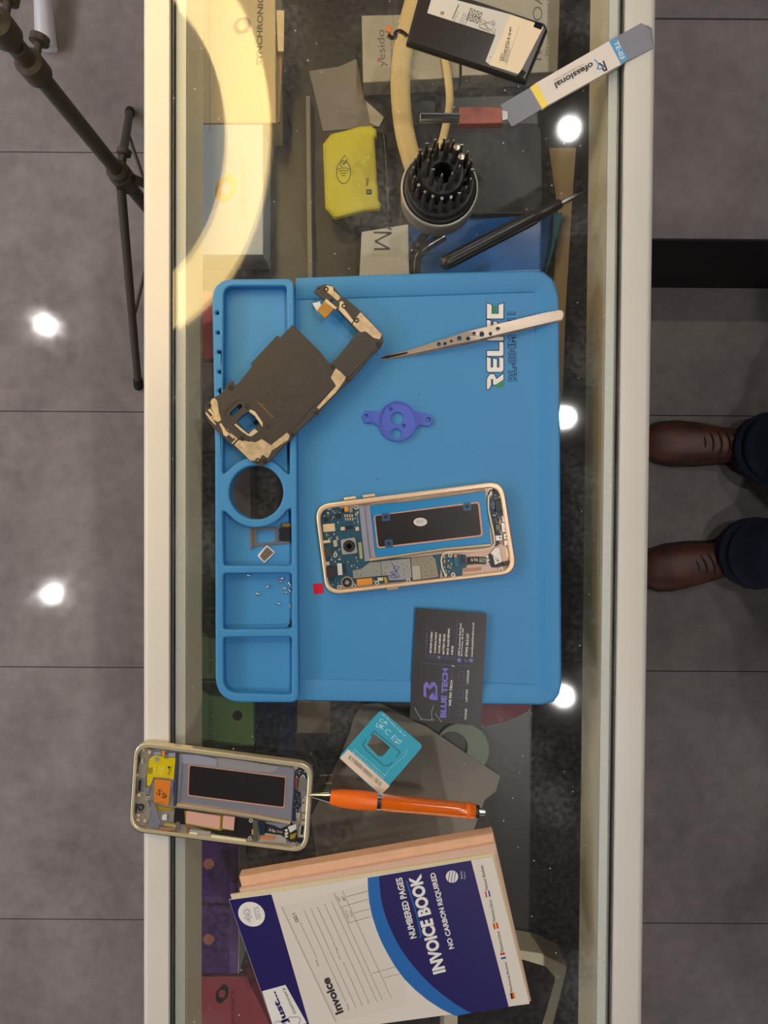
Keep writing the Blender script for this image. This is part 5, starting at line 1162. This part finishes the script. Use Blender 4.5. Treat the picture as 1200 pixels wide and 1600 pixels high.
# boxes down the left side
t = cbox('carton_box', 'red carton beside the upper left edge of the blue mat', 'box', [(XL(-.10), 455), (350, 455), (350, 561), (XL(-.10), 561)], -.10, mat('red_carton', (232, 96, 96), .5))
for (y0, y1, c, lb) in ((566, 703, (120, 104, 90), 'brown-grey carton beside the mat left of the phone bracket'), (708, 838, (92, 84, 78), 'dark grey carton beside the mat left of the round tray hole')):
    cbox('carton_box', lb, 'box', [(XL(-.105), y0), (392 if y0 > 700 else 350, y0), (392 if y0 > 700 else 350, y1), (XL(-.105), y1)], -.105, mat('carton_%s' % ('brown' if y0 < 600 else 'grey'), c, .3))
GRC = mat('green_carton', (112, 150, 92), .5, var=.08, vscale=20)
for y0, y1, lb, dot in ((846, 954, 'green carton with a black dot, topmost of its row', (319, 905)), (957, 1061, 'green carton reading ICE COOLING FAN, middle of its row', None), (1064, 1166, 'green carton above the stripped phone chassis, lowest of its row', (371, 1118))):
    t = cbox('carton_box', lb, 'box', [(XL(-.095), y0), (396, y0), (396, y1), (XL(-.095), y1)], -.095, GRC, 'green cartons left under the glass')
    if dot: plate('dot_mark', circ(dot[0], dot[1], 8, 24), -.095, -.0948, mat('dark_dot', (40, 44, 38), .5), t)
    if y0 > 900: text('ICE COOLING FAN', 325, y0 + 12, 325, y0 + 94, 7, -.095, mat('green_ink_dark', (40, 66, 40), .5), t)
t = cbox('carton_box', 'glossy dark blue carton below the mat lower left corner', 'box', [(399, 1090), (462, 1090), (461, 1180), (399, 1176)], -.105, mat('dark_blue_carton', (26, 42, 66), .25, var=.5, vscale=30))
t = cbox('carton_box', 'small taupe carton below the mat beside the dark blue carton', 'box', [(464, 1094), (515, 1096), (515, 1146), (463, 1146)], -.112, mat('taupe_carton', (128, 116, 98), .5))
t = cbox('carton_box', 'dark maroon carton under the stripped phone chassis', 'box', [(380, 1182), (470, 1184), (470, 1330), (380, 1335)], -.117, mat('maroon_carton', (64, 36, 36), .35))
PC = mat('purple_carton', (84, 44, 118), .45)
for y0, y1, lb, dy in ((1300, 1412, 'purple carton with a salmon dot, just below the stripped phone chassis', 1350), (1415, 1522, 'purple carton with a salmon dot, above the pink carton', 1468)):
    t = cbox('carton_box', lb, 'box', [(XL(-.085), y0), (356, y0), (356, y1), (XL(-.085), y1)], -.085, PC, 'purple cartons left under the glass')
    plate('salmon_dot', circ(326, dy, 8.5, 24), -.085, -.0848, mat('salmon', (196, 128, 110), .5), t)
    plate('sleeve_side', [(356.5, y0), (372, y0), (371, y1), (356.5, y1)], S0, -.088, mat('violet_sleeve_lit', (112, 66, 150), .45), t, bev=.001); plate('card_edge', [(372.6, y0 + 1), (374, y0 + 1), (373, y1 - 1), (371.6, y1 - 1)], S0, -.087, mat('card_edge', (200, 190, 190), .6), t)  # side strip paler: light on the carton's side painted into its colour
t = cbox('carton_box', 'pink carton with dark swirl logo at the bottom left under the glass', 'box', [(XL(-.10), 1526), (384, 1526), (440, 1640), (XL(-.10), 1640)], -.10, mat('pink_carton', (190, 84, 98), .5))
swirl(347, 1553, 17, -.10, mat('dark_swirl', (60, 54, 50), .5), t, .3); text('SYNCHRONICS', 367, 1640, 367, 1548, 6, -.10, mat('dark_swirl', (60, 54, 50), .5), t)
# sheet of tissue under the SIM holder
tag(plate('tissue_sheet', rnd(T(.26667, 480, 930)((330, 640), (425, 632), (640, 745), (700, 770), (1130, 1060), (1105, 1150), (1040, 1200), (960, 1420), (900, 1560), (60, 1560), (20, 1300), (130, 1080), (240, 830), (280, 700)), 2), S0 + .0041, S0 + .0047, mat('tissue_grey', (150, 140, 128), .6, bump=1, bscale=14, var=.12, vscale=12)), 'large crumpled grey tissue sheet on the shelf under the orange pen', 'tissue sheet')
link('tape_roll', *plateg(circ(722, 1172, 42, 48), S0, S0 + .004, holes=[circ(706, 1168, 25, 36)]), mat('pale_green', (140, 152, 132), .5)); tag(bpy.data.objects['tape_roll'], 'pale green roll partly under the tissue below the business card', 'tape roll')
tag(plate('maroon_pouch', rnd([(735, 1092), (835, 1092), (825, 1112), (790, 1128), (752, 1136), (735, 1130)], 3), S0, -.117, mat('maroon_fabric', (120, 52, 62), .6), bev=.001), 'small maroon pouch beyond the mat lower edge inside the case', 'pouch')
wb = thing('white_window_box', 'white carton with dark rounded window beside the invoice book', 'box', W(810, 1560, S0))
W2 = [(780, 1480), (845, 1490), (887, 1510, 4), (850, 1660), (690, 1660), (700, 1500)]
plate('carton', rnd(W2, 0), S0, -.095, mat('white_carton2', (214, 204, 174), .5), wb, bev=.0006)
plate('window', rnd([(715, 1512), (812, 1498), (852, 1510, 14), (868, 1528, 12), (836, 1640), (715, 1640)], 0, 8), -.095, -.0948, mat('window_dark', (36, 26, 28), .2), wb)
tag(plate('dark_strap', rnd([(846, 1376), (852, 1368), (860, 1390), (864, 1450), (850, 1450), (838, 1400)], 2), S0, S0 + .002, mat('strap_dark', (34, 30, 28), .6)), 'short dark strap above the white window box inside the case', 'strap')
v, f = tubeg(smooth_path(PX([(450, 60), (446, 85), (452, 110), (447, 135), (452, 150), (449, 175), (455, 200), (448, 225)], S0 + .001)), .0008, 8); tag(link('thin_wire', v, f, BLK, auto=True), 'thin wavy black wire beside the cream carton inside the case', 'wire')
tag(plate('glass_divider', [(478, 150), (484, 150), (488, 445), (481, 445)], S0, S0 + .012, mat('divider', (120, 118, 106), .3)), 'narrow grey divider strip standing left of the card reader', 'divider')

# ================================================================= THE PERSON STANDING AT THE RIGHT
def person():
    ax_, ay = .83, .115; bx_, by = .80, -.115
    J = {'pel': (.93, 0, .93), 'w': (.93, 0, 1.08), 'ch': (.91, 0, 1.28), 'nk': (.90, 0, 1.45), 'hd0': (.89, 0, 1.53), 'hd1': (.885, 0, 1.60), 'hd2': (.89, 0, 1.67),
         'hpL': (.93, .09, .88), 'knL': (.87, .11, .50), 'anL': (ax_ + .02, ay, .10), 'hpR': (.93, -.09, .88), 'knR': (.86, -.11, .50), 'anR': (bx_ + .02, by, .10),
         'shL': (.91, .18, 1.40), 'elL': (.95, .25, 1.12), 'wrL': (.90, .27, .87), 'paL': (.88, .27, .80), 'shR': (.91, -.18, 1.40), 'elR': (.95, -.25, 1.12), 'wrR': (.90, -.27, .87), 'paR': (.88, -.27, .80)}
    R_ = {'pel': (.10, .09), 'w': (.09, .08), 'ch': (.085, .075), 'nk': (.055, .055), 'hd0': (.06, .07), 'hd1': (.078, .095), 'hd2': (.070, .085), 'hp': (.07, .07), 'kn': (.055, .06), 'an': (.036, .042), 'sh': (.042, .042), 'el': (.034, .034), 'wr': (.026, .032), 'pa': (.018, .040)}
    E_ = [('pel', 'w'), ('w', 'ch'), ('ch', 'nk'), ('nk', 'hd0'), ('hd0', 'hd1'), ('hd1', 'hd2')]
    for q in 'LR': E_ += [('pel', 'hp' + q), ('hp' + q, 'kn' + q), ('kn' + q, 'an' + q), ('ch', 'sh' + q), ('sh' + q, 'el' + q), ('el' + q, 'wr' + q), ('wr' + q, 'pa' + q)]
    names = list(J); V = [Vector(J[k]) for k in names]; rad = [R_[k] if k in R_ else R_[k[:-1]] for k in names]; Ed = [(names.index(a), names.index(b)) for a, b in E_]
    for q, sg in (('L', 1), ('R', -1)):
        pa = Vector(J['pa' + q]); ip = names.index('pa' + q)
        for k in range(4):
            b0 = pa + Vector((-.030 + .020 * k, 0, -.035)); n0 = len(V); ln = (.030, .034, .032, .026)[k]
            V += [b0, b0 + Vector((-.002, -sg * .006, -ln)), b0 + Vector((-.004, -sg * .020, -ln * 1.75))]; rad += [(.0095, .0095), (.0085, .0085), (.0075, .0075)]
            Ed += [(ip, n0), (n0, n0 + 1), (n0 + 1, n0 + 2)]
        n0 = len(V); b0 = pa + Vector((-.040, -sg * .006, .005)); V += [b0, b0 + Vector((-.012, -sg * .014, -.028)), b0 + Vector((-.010, -sg * .022, -.052))]; rad += [(.012, .012), (.0105, .0105), (.009, .009)]
        Ed += [(ip, n0), (n0, n0 + 1), (n0 + 1, n0 + 2)]
    base = Vector((.86, 0, 0))
    me = bpy.data.meshes.new('person'); me.from_pydata([tuple(v - base) for v in V], Ed, []); o = bpy.data.objects.new('person', me); COL.objects.link(o); o.location = base
    sk = o.modifiers.new('skin', 'SKIN'); me.materials.append(mat('skin', (176, 132, 106), .5))
    for i, r in enumerate(rad): me.skin_vertices[0].data[i].radius = r
    me.skin_vertices[0].data[0].use_root = True
    sub = o.modifiers.new('sub', 'SUBSURF'); sub.levels = 2; sub.render_levels = 2; sk.use_smooth_shade = True
    tag(o, 'person in brown shoes and dark blue trousers standing at the right of the counter', 'person')
    DEN = mat('denim_dark', (34, 42, 66), .85, bump=.6, bscale=500, var=.15, vscale=30); SHI = mat('shirt_charcoal', (48, 48, 54), .85)
    parts = []
    for q in 'LR':
        P = [Vector(J['hp' + q]) + Vector((0, 0, .02)), (Vector(J['hp' + q]) + Vector(J['kn' + q])) / 2, Vector(J['kn' + q]), (Vector(J['kn' + q]) + Vector(J['an' + q])) / 2 + Vector((.02, 0, 0)), Vector(J['an' + q]) + Vector((0, 0, .05)), Vector(J['an' + q]) + Vector((-.005, 0, .005)), Vector(J['an' + q]) + Vector((0, 0, -.035))]
        pp = smooth_path(P, 5); rr = [.118, .098, .082, .078, .070, .078, .074]
        rl = []
        for i in range(len(pp)):
            t = i / 5; k = min(int(t), 5); rl.append(rr[k] * (1 - (t - k)) + rr[k + 1] * (t - k) + .003 * math.sin(i * 2.1))
        parts.append(tubeg(pp, rl, 20))
    parts.append(tubeg([Vector((.93, 0, .80)), Vector((.93, 0, .87)), Vector((.93, 0, .95)), Vector((.93, 0, 1.03))], [.11, .138, .135, .125], 24, 1.32))
    v, f = merge(parts); link('trousers', v, f, DEN, o, auto=True)
    parts = [tubeg([Vector((.93, 0, .98)), Vector((.93, 0, 1.1)), Vector((.915, 0, 1.28)), Vector((.905, 0, 1.37)), Vector((.90, 0, 1.43)), Vector((.898, 0, 1.475))], [.142, .136, .152, .145, .10, .060], 24, 1.3)]
    for q in 'LR': parts.append(tubeg(smooth_path([Vector(J['sh' + q]) * .5 + Vector((.905, 0, 1.37)) * .5, Vector(J['sh' + q]) + Vector((0, 0, -.01)), Vector(J['el' + q]), Vector(J['wr' + q]) + Vector((0, 0, .02))], 6), [.064, .066, .068, .068, .068, .067] + [.065 - .0020 * i for i in range(13)], 16))
    v, f = merge(parts); link('shirt', v, f, SHI, o, auto=True)
    v, f = latheg(Vector((.905, 0, 1.60)), Vector((.1, 0, 1)), [(-.03, .060), (0, .098), (.05, .104), (.09, .088), (.115, .05), (.12, .01)], 24); link('hair', v, f, mat('hair_dark', (36, 28, 24), .7, bump=1, bscale=120), o, auto=True)
    SKN = mat('skin', (176, 132, 106)); fx0 = .800
    for sy in (-.032, .032): lathe('eye', Vector((fx0 + .016, sy, 1.607)), Vector((-1, 0, 0)), [(0, .009), (.002, .008), (.004, .004)], mat('eye_white', (220, 216, 210), .3), o, 14)
    v, f = merge([tubeg([Vector((fx0 + .012, 0, 1.62)), Vector((fx0 - .008, 0, 1.59)), Vector((fx0 - .018, 0, 1.575)), Vector((fx0 + .01, 0, 1.565))], [.008, .011, .015, .010], 10)]); link('nose', v, f, SKN, o, auto=True)
    tube('mouth', [Vector((fx0 + .008, -.024, 1.540)), Vector((fx0 - .002, 0, 1.538)), Vector((fx0 + .008, .024, 1.540))], .005, mat('lips', (150, 92, 84), .5), o)
    for sy in (-.083, .083): lathe('ear', Vector((.89, sy, 1.60)), Vector((0, sy, 0)), [(-.008, .028), (.006, .030), (.012, .020)], SKN, o, 14)
    LEA = mat('brown_leather', (92, 52, 40), .5, var=.35, vscale=26, bump=.3, bscale=120); SOLE = mat('dark_sole', (30, 24, 22), .7)
    for (heel, toe, wd_) in ((Vector((.905, ay + .005, 0)), Vector(W(1006, 689, -ZG + .03)), .050), (Vector((.880, by - .0, 0)), Vector(W(1002, 897, -ZG + .03)), .052)):
        toe.z = 0; d = (toe - heel); L_ = d.length; d.normalize(); n_ = Vector((-d.y, d.x, 0))
        secs = [(0, .55, .055), (.03, .75, .075), (.12, .78, .095), (.28, .76, .105), (.42, .80, .085), (.58, .95, .068), (.74, 1.0, .056), (.87, .90, .046), (.95, .66, .036), (.99, .34, .026), (1, .1, .016)]
        V2 = []; F2 = []; m_ = 16
        for t_, w_, h_ in secs:
            for i in range(m_):
                a_ = PI * i / (m_ - 1); V2.append(heel + d * (L_ * t_) + n_ * (wd_ * w_ * math.copysign(abs(math.cos(a_)) ** .7, math.cos(a_))) + Vector((0, 0, .012 + (h_ - .012) * math.sin(a_) ** .75)))
        for k in range(len(secs) - 1):
            for i in range(m_ - 1): F2.append((k * m_ + i, k * m_ + i + 1, (k + 1) * m_ + i + 1, (k + 1) * m_ + i))
            F2.append((k * m_ + m_ - 1, k * m_, (k + 1) * m_, (k + 1) * m_ + m_ - 1))
        F2 += [tuple(range(m_))[::-1], tuple((len(secs) - 1) * m_ + i for i in range(m_))]
        sh_ = link('shoe', V2, F2, LEA, o, auto=True)
        V3 = []; n3 = len(secs)
        for zz in (0, .014):
            for t_, w_, h_ in secs: V3.append(heel + d * (L_ * t_ * 1.01) + n_ * (wd_ * (w_ + .07)) + Vector((0, 0, zz)))
            for t_, w_, h_ in secs[::-1]: V3.append(heel + d * (L_ * t_ * 1.01) - n_ * (wd_ * (w_ + .07)) + Vector((0, 0, zz)))
        N = 2 * n3; F3 = [tuple(range(N))[::-1], tuple(range(N, 2 * N))] + [(i, (i + 1) % N, N + (i + 1) % N, N + i) for i in range(N)]
        link('sole', V3, F3, SOLE, sh_)
        lc = []
        for j in range(5):
            t_ = .40 + j * .05; h_ = .092 - j * .0065
            lc.append(tubeg(smooth_path([heel + d * (L_ * t_) + n_ * .024 + Vector((0, 0, h_ - .008)), heel + d * (L_ * t_) + Vector((0, 0, h_ + .001)), heel + d * (L_ * (t_ + .02)) - n_ * .024 + Vector((0, 0, h_ - .008))], 4), .0022, 6))
        v, f = merge(lc); link('laces', v, f, mat('laces_brown', (60, 34, 28), .7), sh_, auto=True)
person()
